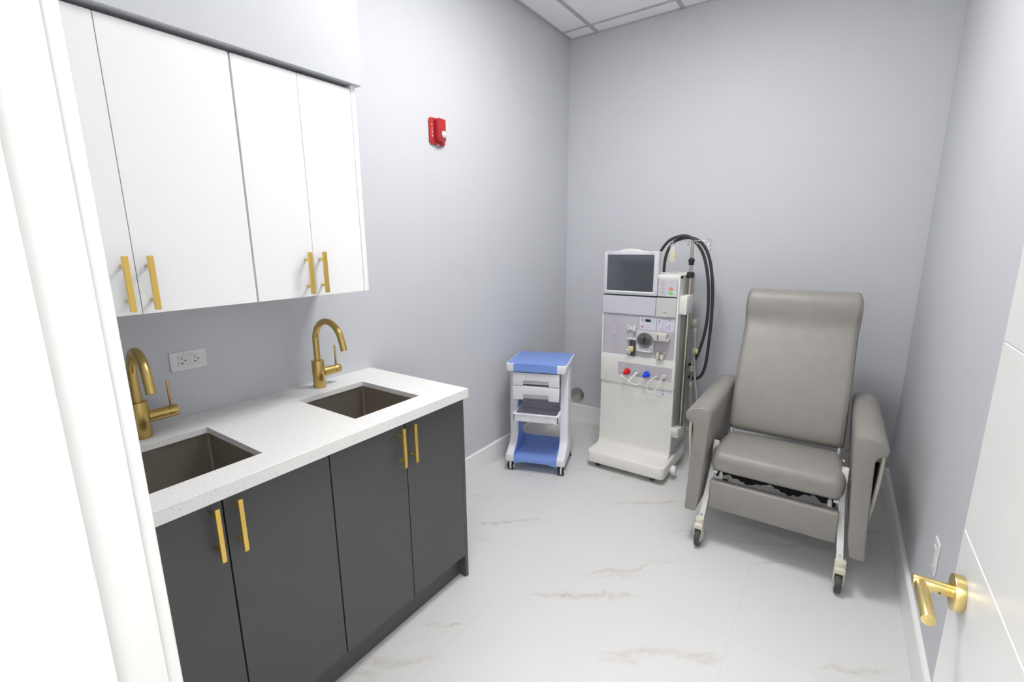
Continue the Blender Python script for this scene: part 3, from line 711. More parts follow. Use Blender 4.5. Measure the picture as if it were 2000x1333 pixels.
# ------------------------------------------------------------------ dialysis machine
def machine():
    X0, X1 = 0.583, 1.083; YFR = -0.555; YB = -0.20
    t = thing('dialysis_machine', 'tall white dialysis machine with dark monitor and steel pole against the back wall', 'medical machine', (0.833, -0.45, 0))
    B = lambda m, n, ma, p=None: m.build(n, ma, p or t)
    # base
    bs = MB().rbox(0.574, 1.104, -0.742, -0.232, 0.038, 0.117, 0.030, 'z', 0.010)
    base = B(bs, 'base', 'mach_base')
    for (cx, cy) in ((0.64, -0.69), (1.02, -0.69), (0.64, -0.30), (1.02, -0.30)):
        c = B(MB().box(cx - 0.016, cx + 0.016, cy - 0.016, cy + 0.016, 0.03, 0.0385), 'caster', 'black')
        B(MB().cyl((cx - 0.012, cy, 0.0225), (cx + 0.012, cy, 0.0225), 0.0225, seg=24, bev=0.003), 'wheel', 'rubber', c)
    # brake roller at right side
    rl = B(MB().cyl((1.104, -0.60, 0.062), (1.113, -0.60, 0.062), 0.010, seg=16), 'brake_pedal', 'enamel')
    B(MB().cyl((1.113, -0.60, 0.062), (1.142, -0.60, 0.062), 0.030, seg=28, bev=0.004), 'pedal_roller', 'enamel', rl)
    # body core (side walls grey), with curved foot sweeping out of the base
    B(MB().box(X0 + 0.003, X1 - 0.001, YFR + 0.03, YB, 0.112, 1.300, 0.006, 2), 'body', 'mach_side')
    fr = []
    for y, z in ((-0.640, 0.1165), (-0.600, 0.1175), (-0.580, 0.124), (-0.566, 0.137), (-0.558, 0.16), (-0.553, 0.22), (-0.552, 0.585), (-0.52, 0.585), (-0.52, 0.1165)):
        fr.append((y, z))
    B(MB().prism(fr, X0 + 0.002, X1, 'x'), 'lower_panel', 'mach_white')
    # ledge panel above it
    B(MB().rbox(X0 - 0.001, X1 + 0.002, YFR - 0.006, YFR + 0.04, 0.578, 0.775, 0.010, 'y', 0.002), 'connector_panel', 'mach_white')
    # white side cheek strips framing the module field
    B(MB().box(X0, X0 + 0.008, YFR - 0.004, YFR + 0.04, 0.77, 1.06), 'left_cheek', 'mach_white')
    B(MB().box(X1 - 0.012, X1 + 0.001, YFR - 0.008, YFR + 0.06, 0.77, 1.312, 0.002, 1), 'right_cheek', 'mach_white')
    mod = B(MB().box(X0 + 0.008, X1 - 0.012, YFR - 0.001, YFR + 0.04, 0.766, 1.052), 'module_field', 'mach_lilac_dark')
    # upper housing cap
    B(MB().rbox(0.93, X1 + 0.001, YFR - 0.004, YB, 1.290, 1.314, 0.010, 'z', 0.003), 'top_cap', 'mach_white')
    B(MB().rbox(X0 + 0.004, 0.93, -0.50, YB, 1.285, 1.312, 0.010, 'z', 0.003), 'top_cap', 'mach_white')
    # drawer front and flap
    dr = B(MB().box(X0 + 0.001, 0.942, YFR - 0.010, YFR + 0.03, 1.053, 1.171, 0.002, 1), 'drawer_front', 'mach_lilac')
    fl = B(MB().box(0.945, X1 - 0.013, YFR - 0.010, YFR + 0.03, 1.053, 1.173, 0.002, 1), 'flap', 'mach_grey')
    B(MB().box(0.990, 1.013, YFR - 0.0125, YFR - 0.009, 1.053, 1.077, 0.001, 1), 'flap_tab', 'module_cream', fl)
    B(MB().box(0.990, 1.013, YFR - 0.0115, YFR - 0.009, 1.077, 1.0805), 'tab_gap', 'ink', fl)
    B(MB().box(X0 + 0.004, X1 - 0.012, YFR - 0.004, YFR + 0.02, 1.170, 1.181), 'shadow_gap', 'black')
    # control panel
    cp = B(MB().box(0.951, X1 - 0.013, YFR - 0.010, YFR + 0.04, 1.181, 1.290, 0.002, 1), 'control_panel', 'mach_lilac')
    yc = YFR - 0.0104
    for z, ma in ((1.231, 'btn_red'), (1.204, 'btn_green')):
        q = MB(); q.cyl((1.033, yc + 0.001, z), (1.033, yc - 0.0012, z), 0.011, seg=28)
        q.v = [(1.033 + (v[0] - 1.033) * 1.25, v[1], z + (v[2] - z) * 0.85) for v in q.v]
        B(q, 'button', ma, cp)
        B(MB().prism([(1.030, z + 0.006), (1.036, z + 0.006), (1.033, z + 0.010)], yc - 0.0014, yc - 0.0011, 'y'), 'arrow', 'ink', cp)
    B(MB().prism([(1.0, 1.183), (1.067, 1.183), (1.067, 1.215), (1.055, 1.22), (1.02, 1.215)], yc + 0.0003, yc - 0.0002, 'y'), 'overlay_patch', 'mach_lilac_light', cp)
    for z in (1.203, 1.230, 1.257):
        q = MB().tube([(0.980 + 0.0115 * math.cos(a), yc - 0.0002, z + 0.0075 * math.sin(a)) for a in [2 * PI * k / 20 for k in range(21)]], 0.0006, 4, 1)
        B(q, 'key_outline', 'ink_red' if z != 1.257 else 'ink_grey', cp)
        B(MB().box(0.9765, 0.9835, yc - 0.0006, yc, z + 0.001, z + 0.005), 'key_symbol', 'ink_grey', cp)
    text_mesh('ALARM', 0.0075, 'lettering', 'ink_grey', cp, (0.981, yc - 0.0003, 1.280 - 0.003), (PI / 2, 0, 0), 0.0001)
    text_mesh('MUTE', 0.0075, 'lettering', 'ink_grey', cp, (1.036, yc - 0.0003, 1.279 - 0.003), (PI / 2, 0, 0), 0.0001)
    # monitor
    mx0, mx1, mz0, mz1 = 0.587, 0.947, 1.181, 1.457; my = -0.565
    mo = MB().rbox(mx0, mx1, my, my + 0.055, mz0, mz1, 0.006, 'y', 0.003)
    mon = B(mo, 'monitor', 'bezel')
    B(MB().box(mx0 + 0.03, mx1 - 0.03, my + 0.05, -0.42, mz0 + 0.04, mz1 - 0.03, 0.01, 2), 'monitor_back', 'bezel')
    B(MB().box(0.610, 0.9195, my - 0.0008, my + 0.004, 1.2045, 1.4375), 'screen', 'screen', mon)
    B(MB().prism([(0.603, 1.196), (0.927, 1.196), (0.9195, 1.2045), (0.610, 1.2045)], my - 0.004, my + 0.002, 'y', bev=0.0008, seg=1), 'bezel_lip', 'cart_trim', mon)
    hump = [(0.664, 1.4575), (0.69, 1.4610), (0.722, 1.4715), (0.762, 1.4755), (0.802, 1.4715), (0.832, 1.4610), (0.858, 1.4575), (0.858, 1.452), (0.664, 1.452)]
    B(MB().prism(hump, my + 0.004, my + 0.035, 'y', bev=0.002, seg=1), 'carry_hump', 'mach_white', mon)
    text_mesh('FRESENIUS', 0.0085, 'lettering', 'ink_purple', mon, (0.629, my - 0.0002, 1.4465), (PI / 2, 0, 0), 0.0002)
    text_mesh('2008T', 0.0085, 'lettering', 'ink_purple', mon, (0.905, my - 0.0002, 1.4485), (PI / 2, 0, 0), 0.0002)
    # --- module field details
    ym = YFR - 0.0012
    lines = MB()
    def vline(x, z0, z1, w=0.0008): lines.box(x - w, x + w, ym - 0.0003, ym + 0.0006, z0, z1)
    vline(0.700, 0.775, 1.035); vline(0.836, 0.775, 1.048); vline(0.952, 0.770, 1.048)
    lines.box(0.7, 0.836, ym - 0.0003, ym + 0.0006, 0.7705, 0.772)
    lines.box(1.067, 1.069, ym - 0.0003, ym + 0.0006, 0.770, 1.04).box(0.956, 1.067, ym - 0.0003, ym + 0.0006, 1.036, 1.0372)
    B(lines, 'panel_seams', 'ink_grey', mod)
    dg = MB()
    dg.tube([(0.600, ym, 0.79), (0.600, ym, 1.0), (0.606, ym, 1.022), (0.622, ym, 1.036), (0.640, ym, 1.038), (0.658, ym, 1.030), (0.668, ym, 1.012), (0.671, ym, 0.990)], 0.0008, 4, 3)
    dg.tube([(0.671, ym, 0.90), (0.671, ym, 0.79), (0.674, ym, 0.778), (0.685, ym, 0.774)], 0.0008, 4, 3)
    B(dg, 'flow_diagram', 'ink_grey', mod)
    q = MB()
    for a, c in (((0.659, 0.992), (0.683, 0.992)), ((0.659, 0.985), (0.683, 0.985)), ((0.659, 0.992), (0.659, 0.925)), ((0.683, 0.992), (0.683, 0.925))):
        q.tube([(a[0], ym, a[1]), (c[0], ym, c[1])], 0.0008, 4, 1)
    B(q, 'chamber_outline', 'ink_red', mod)
    q = MB().box(0.662, 0.669, ym - 0.004, ym + 0.001, 0.912, 0.938, 0.001, 1).box(0.674, 0.681, ym - 0.004, ym + 0.001, 0.912, 0.938, 0.001, 1)
    q.tube([(0.662, ym - 0.002, 0.91), (0.664, ym - 0.004, 0.90), (0.672, ym - 0.004, 0.897), (0.680, ym - 0.002, 0.908)], 0.0016, 6, 3)
    B(q, 'line_clip', 'mach_lilac', mod)
    for cx, cz in ((0.600, 0.94), (0.600, 0.88), (1.060, 0.875), (1.060, 0.93), (0.954, 0.79), (1.056, 0.955)):
        B(MB().box(cx - 0.003, cx + 0.003, ym - 0.006, ym, cz - 0.008, cz + 0.008, 0.001, 1), 'tube_guide', 'mach_lilac', mod)
    for cx, cz in ((0.640, 1.040), (0.735, 1.041), (0.853, 1.042), (0.988, 1.039), (0.640, 0.776), (0.785, 0.777), (0.888, 0.775)):
        B(MB().cyl((cx, ym + 0.001, cz), (cx, ym - 0.0015, cz), 0.0032, seg=12), 'screw', 'ink_grey', mod)
    # level detector clip (top) and arterial chamber holder (below)
    q = MB().box(0.766, 0.778, ym - 0.022, ym, 0.948, 0.982, 0.002, 1).box(0.805, 0.823, ym - 0.026, ym, 0.944, 0.983, 0.003, 1).box(0.778, 0.805, ym - 0.010, ym, 0.950, 0.972, 0.002, 1)
    q.cyl((0.772, ym - 0.026, 0.978), (0.772, ym - 0.004, 0.978), 0.005, seg=14)
    B(q, 'line_clamp', 'module', mod)
    q = MB().box(0.783, 0.800, ym - 0.014, ym, 0.800, 0.890, 0.002, 1).box(0.806, 0.823, ym - 0.014, ym, 0.778, 0.888, 0.002, 1).box(0.786, 0.820, ym - 0.008, ym, 0.776, 0.815, 0.002, 1)
    hold = B(q, 'chamber_holder', 'smoke', mod)
    B(MB().box(0.767, 0.802, ym - 0.018, ym, 0.886, 0.897, 0.002, 1), 'holder_cap', 'module', hold)
    B(MB().box(0.806, 0.826, ym - 0.018, ym, 0.885, 0.899, 0.002, 1), 'holder_cap', 'module', hold)
    B(MB().box(0.772, 0.800, ym - 0.026, ym - 0.012, 0.795, 0.843, 0.004, 2).box(0.796, 0.814, ym - 0.024, ym - 0.012, 0.810, 0.846, 0.004, 2), 'clip_block', 'yellowed', hold)
    B(MB().cyl((0.781, ym - 0.040, 0.818), (0.781, ym - 0.024, 0.818), 0.009, seg=18, bev=0.002), 'clip_knob', 'module', hold)
    # blood pump module
    pb = B(MB().rbox(0.829, 0.945, ym - 0.020, ym, 0.815, 0.952, 0.008, 'y', 0.003), 'pump_housing', 'pump_frame', mod)
    B(MB().box(0.838, 0.948, ym - 0.0006, ym, 0.768, 0.815), 'pump_plate', 'mach_grey', mod)
    B(MB().box(0.852, 0.922, ym - 0.0208, ym - 0.019, 0.826, 0.862, 0.0004, 1), 'pump_recess', 'mach_lilac_dark', mod)
    q = MB().tube([(0.888 + 0.049 * math.cos(a), ym - 0.022, 0.894 + 0.046 * math.sin(a)) for a in [2 * PI * k / 32 for k in range(33)]], 0.0045, 8, 1)
    B(q, 'pump_ring', 'pump_glass', mod)
    B(MB().cyl((0.888, ym - 0.019, 0.894), (0.888, ym - 0.023, 0.894), 0.0475, seg=40), 'pump_cover', 'pump_glass', mod)
    rt = MB()
    rt.prism([(0.855, 0.905), (0.874, 0.918), (0.887, 0.915), (0.881, 0.892), (0.884, 0.873), (0.862, 0.870), (0.852, 0.885)], ym - 0.027, ym - 0.022, 'y', bev=0.001, seg=1)
    rt.prism([(0.893, 0.915), (0.910, 0.914), (0.921, 0.900), (0.919, 0.880), (0.905, 0.868), (0.889, 0.872), (0.886, 0.893)], ym - 0.027, ym - 0.022, 'y', bev=0.001, seg=1)
    B(rt, 'rotor', 'rotor', mod)
    B(MB().box(0.886, 0.8885, ym - 0.029, ym - 0.022, 0.858, 0.930).cyl((0.887, ym - 0.030, 0.894), (0.887, ym - 0.022, 0.894), 0.006, seg=16), 'rotor_hub', 'black', mod)
    B(MB().tube([(0.848, ym - 0.024, 0.862), (0.848, ym - 0.024, 0.822), (0.926, ym - 0.024, 0.820), (0.926, ym - 0.024, 0.862)], 0.0035, 8, 1, smooth=False), 'pump_latch', 'cart_trim', mod)
    # pump display
    pd = B(MB().box(0.840, 0.949, ym - 0.0008, ym, 0.958, 1.040), 'display_overlay', 'mach_lilac_light', mod)
    B(MB().box(0.889, 0.915, ym - 0.0016, ym, 1.012, 1.029), 'display', 'lcd', pd)
    B(MB().box(0.879, 0.889, ym - 0.0016, ym, 1.012, 1.029), 'display_mask', 'lcd_red', pd)
    q = MB()
    for a, c, e, g in ((0.928, 0.932, 1.017, 1.021), (0.928, 0.932, 0.998, 1.002), (0.882, 0.886, 0.976, 0.980), (0.898, 0.904, 0.974, 0.980), (0.856, 0.868, 1.015, 1.026), (0.854, 0.874, 1.033, 1.0345)):
        B(MB().box(a, c, ym - 0.0012, ym, e, g), 'key_mark', 'ink_grey', pd)
    B(MB().cyl((0.862, ym, 0.978), (0.862, ym - 0.0013, 0.978), 0.007, seg=16), 'drop_mark', 'ink_red', pd)
    # venous module
    vo = B(MB().box(0.956, 1.066, ym - 0.0008, ym, 0.958, 1.036), 'venous_overlay', 'mach_lilac_light', mod)
    q = MB().tube([(0.990, ym - 0.001, 0.982), (0.991, ym - 0.001, 1.005), (1.000, ym - 0.001, 1.020), (1.018, ym - 0.001, 1.030), (1.035, ym - 0.001, 1.030)], 0.0009, 4, 3)
    for k in range(4): q.box(0.976, 1.002, ym - 0.0012, ym, 0.966 + 0.004 * k, 0.9668 + 0.004 * k)
    q.box(0.976, 0.977, ym - 0.0012, ym, 0.962, 0.980).box(1.001, 1.002, ym - 0.0012, ym, 0.962, 0.980)
    B(q, 'venous_diagram', 'ink_blue', vo)
    B(MB().cyl((0.970, ym, 1.022), (0.970, ym - 0.0013, 1.022), 0.006, seg=14), 'venous_symbol', 'ink_purple', vo)
    B(MB().cyl((0.966, ym, 1.010), (0.966, ym - 0.0013, 1.010), 0.003, seg=10), 'venous_symbol', 'ink_purple', vo)
    for cx, cz in ((1.016, 0.985), (1.034, 0.994), (1.034, 0.978)): B(MB().box(cx - 0.0025, cx + 0.0025, ym - 0.0013, ym, cz - 0.003, cz + 0.003), 'key_mark', 'ink', vo)
    B(MB().box(1.027, 1.042, ym - 0.0012, ym, 1.028, 1.034), 'venous_symbol', 'ink_grey', vo)
    q = MB().box(0.949, 1.030, ym - 0.050, ym, 0.905, 0.952, 0.003, 2)
    vb = B(q, 'air_detector', 'module_cream', mod)
    B(MB().box(0.955, 0.975, ym - 0.0515, ym - 0.049, 0.906, 0.944), 'detector_door', 'pump_frame', vb)
    B(MB().box(0.985, 1.024, ym - 0.0515, ym - 0.049, 0.907, 0.940, 0.0005, 1), 'detector_door', 'pump_frame', vb)
    B(MB().box(0.975, 0.985, ym - 0.0512, ym - 0.049, 0.908, 0.942), 'detector_slot', 'filter', vb)
    B(MB().box(1.028, 1.046, ym - 0.040, ym, 0.902, 0.920, 0.003, 1), 'detector_tab', 'module_cream', vb)
    q = MB().tube([(0.990, ym, 0.90), (0.990, ym, 0.83)], 0.0008, 4, 1).tube([(0.990, ym, 0.868), (1.004, ym, 0.895)], 0.0006, 4, 1)
    B(q, 'venous_line', 'ink_grey', mod)
    vc = B(MB().box(0.968, 0.984, ym - 0.026, ym, 0.778, 0.822, 0.002, 1).box(0.989, 1.013, ym - 0.026, ym, 0.780, 0.812, 0.002, 1), 'venous_clamp', 'module_cream', mod)
    B(MB().box(0.983, 0.990, ym - 0.020, ym, 0.774, 0.815), 'clamp_slot', 'smoke', vc)
    B(MB().tube([(0.990, ym - 0.02, 0.812), (1.000, ym - 0.026, 0.822), (1.024, ym - 0.02, 0.830)], 0.003, 8, 3), 'clamp_lever', 'steel', vc)
    # --- connector strip
    yl = YFR - 0.0064
    st = B(MB().box(0.708, 1.068, yl - 0.0006, yl + 0.001, 0.638, 0.727), 'connector_strip', 'mach_lilac_dark')
    def conn(x, z, ma, nm):
        q = MB().cyl((x, yl, z), (x, yl - 0.012, z), 0.0205, seg=28, bev=0.002)
        q.cyl((x, yl - 0.010, z), (x - 0.006, yl - 0.040, z - 0.006), 0.0150, 0.0125, seg=24, bev=0.001)
        q.cyl((x - 0.006, yl - 0.038, z - 0.006), (x - 0.010, yl - 0.056, z - 0.010), 0.0085, 0.007, seg=18)
        return B(q, nm, ma)
    conn(0.776, 0.668, 'red_conn', 'dialysate_connector')['label'] = 'red dialysate connector'
    conn(0.909, 0.667, 'blue_conn', 'dialysate_connector')['label'] = 'blue dialysate connector'
    q = MB().tube([(0.846 + 0.016 * math.cos(a), yl - 0.003, 0.672 + 0.017 * math.sin(a)) for a in [2 * PI * k / 24 for k in range(25)]], 0.0032, 8, 1)
    q.cyl((0.846, yl, 0.672), (0.846, yl - 0.004, 0.672), 0.012, seg=20)
    B(q, 'bypass_port', 'pump_frame')
    q = MB().cyl((1.023, yl, 0.669), (1.023, yl - 0.012, 0.669), 0.016, seg=26, bev=0.003).cyl((1.023, yl - 0.011, 0.669), (1.021, yl - 0.026, 0.667), 0.009, seg=18, bev=0.002)
    B(q, 'acid_port', 'module_cream')
    B(MB().cyl((0.978, yl, 0.665), (0.978, yl - 0.012, 0.664), 0.006, seg=16), 'small_port', 'pump_frame')
    for x0, x1, z in ((0.766, 0.788, 0.709), (0.772, 0.782, 0.705), (0.897, 0.926, 0.698), (0.988, 1.020, 0.690), (0.982, 1.012, 0.645), (0.843, 0.848, 0.703)): B(MB().box(x0, x1, yl - 0.0010, yl, z - 0.0012, z + 0.0012), 'lettering', 'ink_grey', st)
    # loops of clear tubing
    q = MB().tube([(0.766, yl - 0.055, 0.658), (0.762, yl - 0.062, 0.648), (0.790, yl - 0.060, 0.630), (0.820, yl - 0.055, 0.608), (0.850, yl - 0.050, 0.598), (0.880, yl - 0.052, 0.612), (0.897, yl - 0.057, 0.648), (0.899, yl - 0.055, 0.657)], 0.0036, 10, 6)
    B(q, 'tubing_loop', 'tube')
    q = MB().tube([(0.846, yl - 0.004, 0.672), (0.838, yl - 0.016, 0.665), (0.822, yl - 0.040, 0.640), (0.808, yl - 0.052, 0.618)], 0.0036, 10, 5).tube([(0.846, yl - 0.006, 0.668), (0.838, yl - 0.018, 0.655), (0.833, yl - 0.016, 0.630), (0.835, yl - 0.010, 0.600)], 0.003, 10, 5)
    B(q, 'tubing_branch', 'tube')
    q = MB().tube([(0.978, yl - 0.010, 0.664), (0.955, yl - 0.020, 0.650), (0.925, yl - 0.024, 0.615), (0.918, yl - 0.024, 0.580), (0.935, yl - 0.024, 0.558), (0.960, yl - 0.024, 0.560), (0.985, yl - 0.026, 0.590), (1.004, yl - 0.028, 0.630), (1.012, yl - 0.024, 0.655), (1.019, yl - 0.024, 0.666)], 0.0036, 10, 6)
    B(q, 'tubing_loop', 'tube')
    # number tag
    tg = B(MB().box(0.966, 1.071, -0.5535, -0.5515, 0.528, 0.5775), 'number_tag', 'label')
    text_mesh('7', 0.026, 'lettering', 'ink', tg, (1.017, -0.5539, 0.543), (PI / 2, 0, 0), 0.0003)
    text_mesh('station', 0.010, 'lettering', 'ink_grey', tg, (1.017, -0.5538, 0.567), (PI / 2, 0, 0), 0.0001)
    # --- IV pole on the right side
    px, py = 1.108, -0.428
    pole = B(MB().cyl((px, py, 0.285), (px, py, 1.300), 0.0150, seg=24).cyl((px, py, 1.300), (px, py, 1.521), 0.0095, seg=20), 'infusion_pole', 'steel_pole')
    B(MB().cyl((px, py, 1.292), (px, py, 1.330), 0.0225, seg=24, bev=0.007), 'pole_collar', 'black', pole)
    B(MB().cyl((px, py, 1.372), (px, py, 1.400), 0.0150, 0.0185, seg=20).cyl((px, py, 1.400), (px, py, 1.406), 0.022, seg=20).cyl((px, py, 1.406), (px, py, 1.416), 0.013, seg=20), 'pole_clamp', 'black', pole)
    q = MB()
    for pts in ([(px, py, 1.519), (px - 0.06, py + 0.01, 1.520), (px - 0.085, py + 0.012, 1.517), (px - 0.105, py + 0.014, 1.500), (px - 0.122, py + 0.016, 1.497), (px - 0.128, py + 0.017, 1.508), (px - 0.122, py + 0.018, 1.515)],
                [(px, py, 1.519), (px + 0.055, py - 0.005, 1.521), (px + 0.075, py - 0.006, 1.514), (px + 0.092, py - 0.008, 1.497), (px + 0.108, py - 0.009, 1.497), (px + 0.116, py - 0.010, 1.512), (px + 0.108, py - 0.01, 1.524), (px + 0.075, py - 0.008, 1.532)],
                [(px, py, 1.517), (px - 0.006, py - 0.04, 1.516), (px - 0.008, py - 0.055, 1.502), (px - 0.010, py - 0.062, 1.494), (px - 0.011, py - 0.070, 1.500)],
                [(px, py, 1.517), (px + 0.006, py + 0.04, 1.518), (px + 0.010, py + 0.07, 1.50), (px + 0.012, py + 0.08, 1.505)]):
        q.tube(pts, 0.0026, 8, 5)
    q.tube([(px + 0.108 + 0.012 * math.cos(a), py - 0.009, 1.478 + 0.013 * math.sin(a)) for a in [0.5 + 1.75 * PI * k / 16 for k in range(17)]], 0.0022, 6, 2)
    B(q, 'pole_hooks', 'chrome', pole)
    # brackets
    br = MB().box(X1 - 0.002, px + 0.020, -0.545, py + 0.026, 1.073, 1.188, 0.004, 2)
    B(br, 'pole_bracket', 'mach_white')
    B(MB().prism([(-0.56, 0.300), (-0.54, 0.262), (py + 0.020, 0.232), (py + 0.024, 0.298), (-0.56, 0.334)], X1 - 0.002, px + 0.020, 'x', bev=0.004, seg=2), 'pole_foot', 'mach_white')
    # cream pump drum and hoses on the rear
    q = MB().cyl((1.078, -0.205, 0.967), (1.118, -0.205, 0.967), 0.034, seg=28, bev=0.010)
    B(q, 'rear_drum', 'tube_cream')
    dh = MB().tube([(1.108, -0.215, 0.935), (1.112, -0.225, 0.90), (1.118, -0.232, 0.84), (1.120, -0.236, 0.78), (1.128, -0.24, 0.68), (1.140, -0.24, 0.56), (1.158, -0.24, 0.46), (1.165, -0.24, 0.35), (1.15, -0.245, 0.25), (1.13, -0.25, 0.222), (1.105, -0.25, 0.23), (1.078, -0.24, 0.245)], 0.0075, 10, 5)
    d = B(dh, 'drain_hose', 'tube_cream')
    d2 = MB().tube([(1.118, -0.236, 0.78), (1.110, -0.238, 0.70), (1.108, -0.238, 0.665)], 0.0065, 10, 5).tube([(1.110, -0.238, 0.54), (1.116, -0.238, 0.46), (1.122, -0.24, 0.38), (1.118, -0.24, 0.28)], 0.0065, 10, 5)
    B(d2, 'sample_hose', 'tube_cream')
    f = B(MB().cyl((1.109, -0.238, 0.668), (1.110, -0.238, 0.545), 0.0105, seg=20), 'inline_filter', 'filter')
    B(MB().cyl((1.109, -0.238, 0.640), (1.109, -0.238, 0.678), 0.0125, seg=20, bev=0.003).cyl((1.110, -0.238, 0.530), (1.110, -0.238, 0.572), 0.0130, seg=20, bev=0.004), 'filter_cap', 'cap_cream', f)
    f = B(MB().box(1.100, 1.124, -0.258, -0.226, 0.765, 0.808, 0.005, 2), 'hose_valve', 'tube_cream')
    B(MB().cyl((1.122, -0.242, 0.786), (1.148, -0.244, 0.786), 0.019, 0.016, seg=20, bev=0.003), 'valve_knob', 'yellow_knob', f)
    B(MB().cyl((1.108, -0.215, 0.945), (1.108, -0.218, 0.915), 0.013, seg=18, bev=0.002), 'hose_fitting', 'cap_cream')
    # black water hoses from the rear, looped over the pole hooks
    B(MB().tube([(0.800, -0.205, 1.25), (0.828, -0.23, 1.38), (0.868, -0.28, 1.455), (0.925, -0.30, 1.522), (1.000, -0.31, 1.551), (1.06, -0.32, 1.545), (1.105, -0.32, 1.505), (1.150, -0.31, 1.43), (1.182, -0.30, 1.30), (1.194, -0.28, 1.15), (1.188, -0.26, 0.98), (1.160, -0.25, 0.82), (1.115, -0.225, 0.705), (1.088, -0.210, 0.68), (1.06, -0.195, 0.675)], 0.0098, 14, 6), 'water_hose', 'hose')
    B(MB().tube([(0.880, -0.205, 1.22), (0.886, -0.25, 1.325), (0.905, -0.28, 1.430), (0.945, -0.29, 1.505), (1.005, -0.285, 1.535), (1.075, -0.27, 1.535), (1.135, -0.26, 1.49), (1.180, -0.255, 1.39), (1.206, -0.25, 1.23), (1.212, -0.24, 1.05), (1.208, -0.235, 0.88), (1.196, -0.23, 0.70), (1.170, -0.22, 0.615), (1.130, -0.21, 0.585), (1.085, -0.19, 0.585), (1.06, -0.185, 0.585)], 0.0098, 14, 6), 'water_hose', 'hose')
    return t
machine()
# little clear pouch with a yellow strip on the left hook
t = thing('strip_pouch', 'small clear pouch with a yellow strip hanging on the left pole hook', 'pouch', (0.985, -0.411, 1.39))
px0, px1 = 0.966, 0.997
MB().box(px0, px1, -0.4115, -0.4095, 1.388, 1.500, 0.0004, 1).build('pouch', 'film', t)
MB().box(px0 + 0.004, px1 - 0.002, -0.4108, -0.4100, 1.392, 1.462).build('strip', 'strip_yellow', t)
# crumpled clear film behind the hoses
bmv = MB(); random.seed(9)
rows = 12
for i in range(rows + 1):
    z = 1.40 - 0.40 * i / rows
    for j in range(5):
        u = j / 4
        w = 0.035 + 0.025 * math.sin(PI * i / rows)
        bmv.v.append((1.196 + (u - 0.35) * w * 1.6 + random.uniform(-.004, .004), -0.205 + random.uniform(-.010, .010), z + random.uniform(-.006, .006)))
for i in range(rows):
    for j in range(4):
        a = i * 5 + j; bmv.f.append([a, a + 1, a + 6, a + 5])
o = bmv.build('plastic_film', 'film_bag', smooth=False)
sm = o.modifiers.new('Solidify', 'SOLIDIFY'); sm.thickness = 0.0006
tag(o, 'crumpled clear plastic film hanging behind the black hoses', 'plastic film')

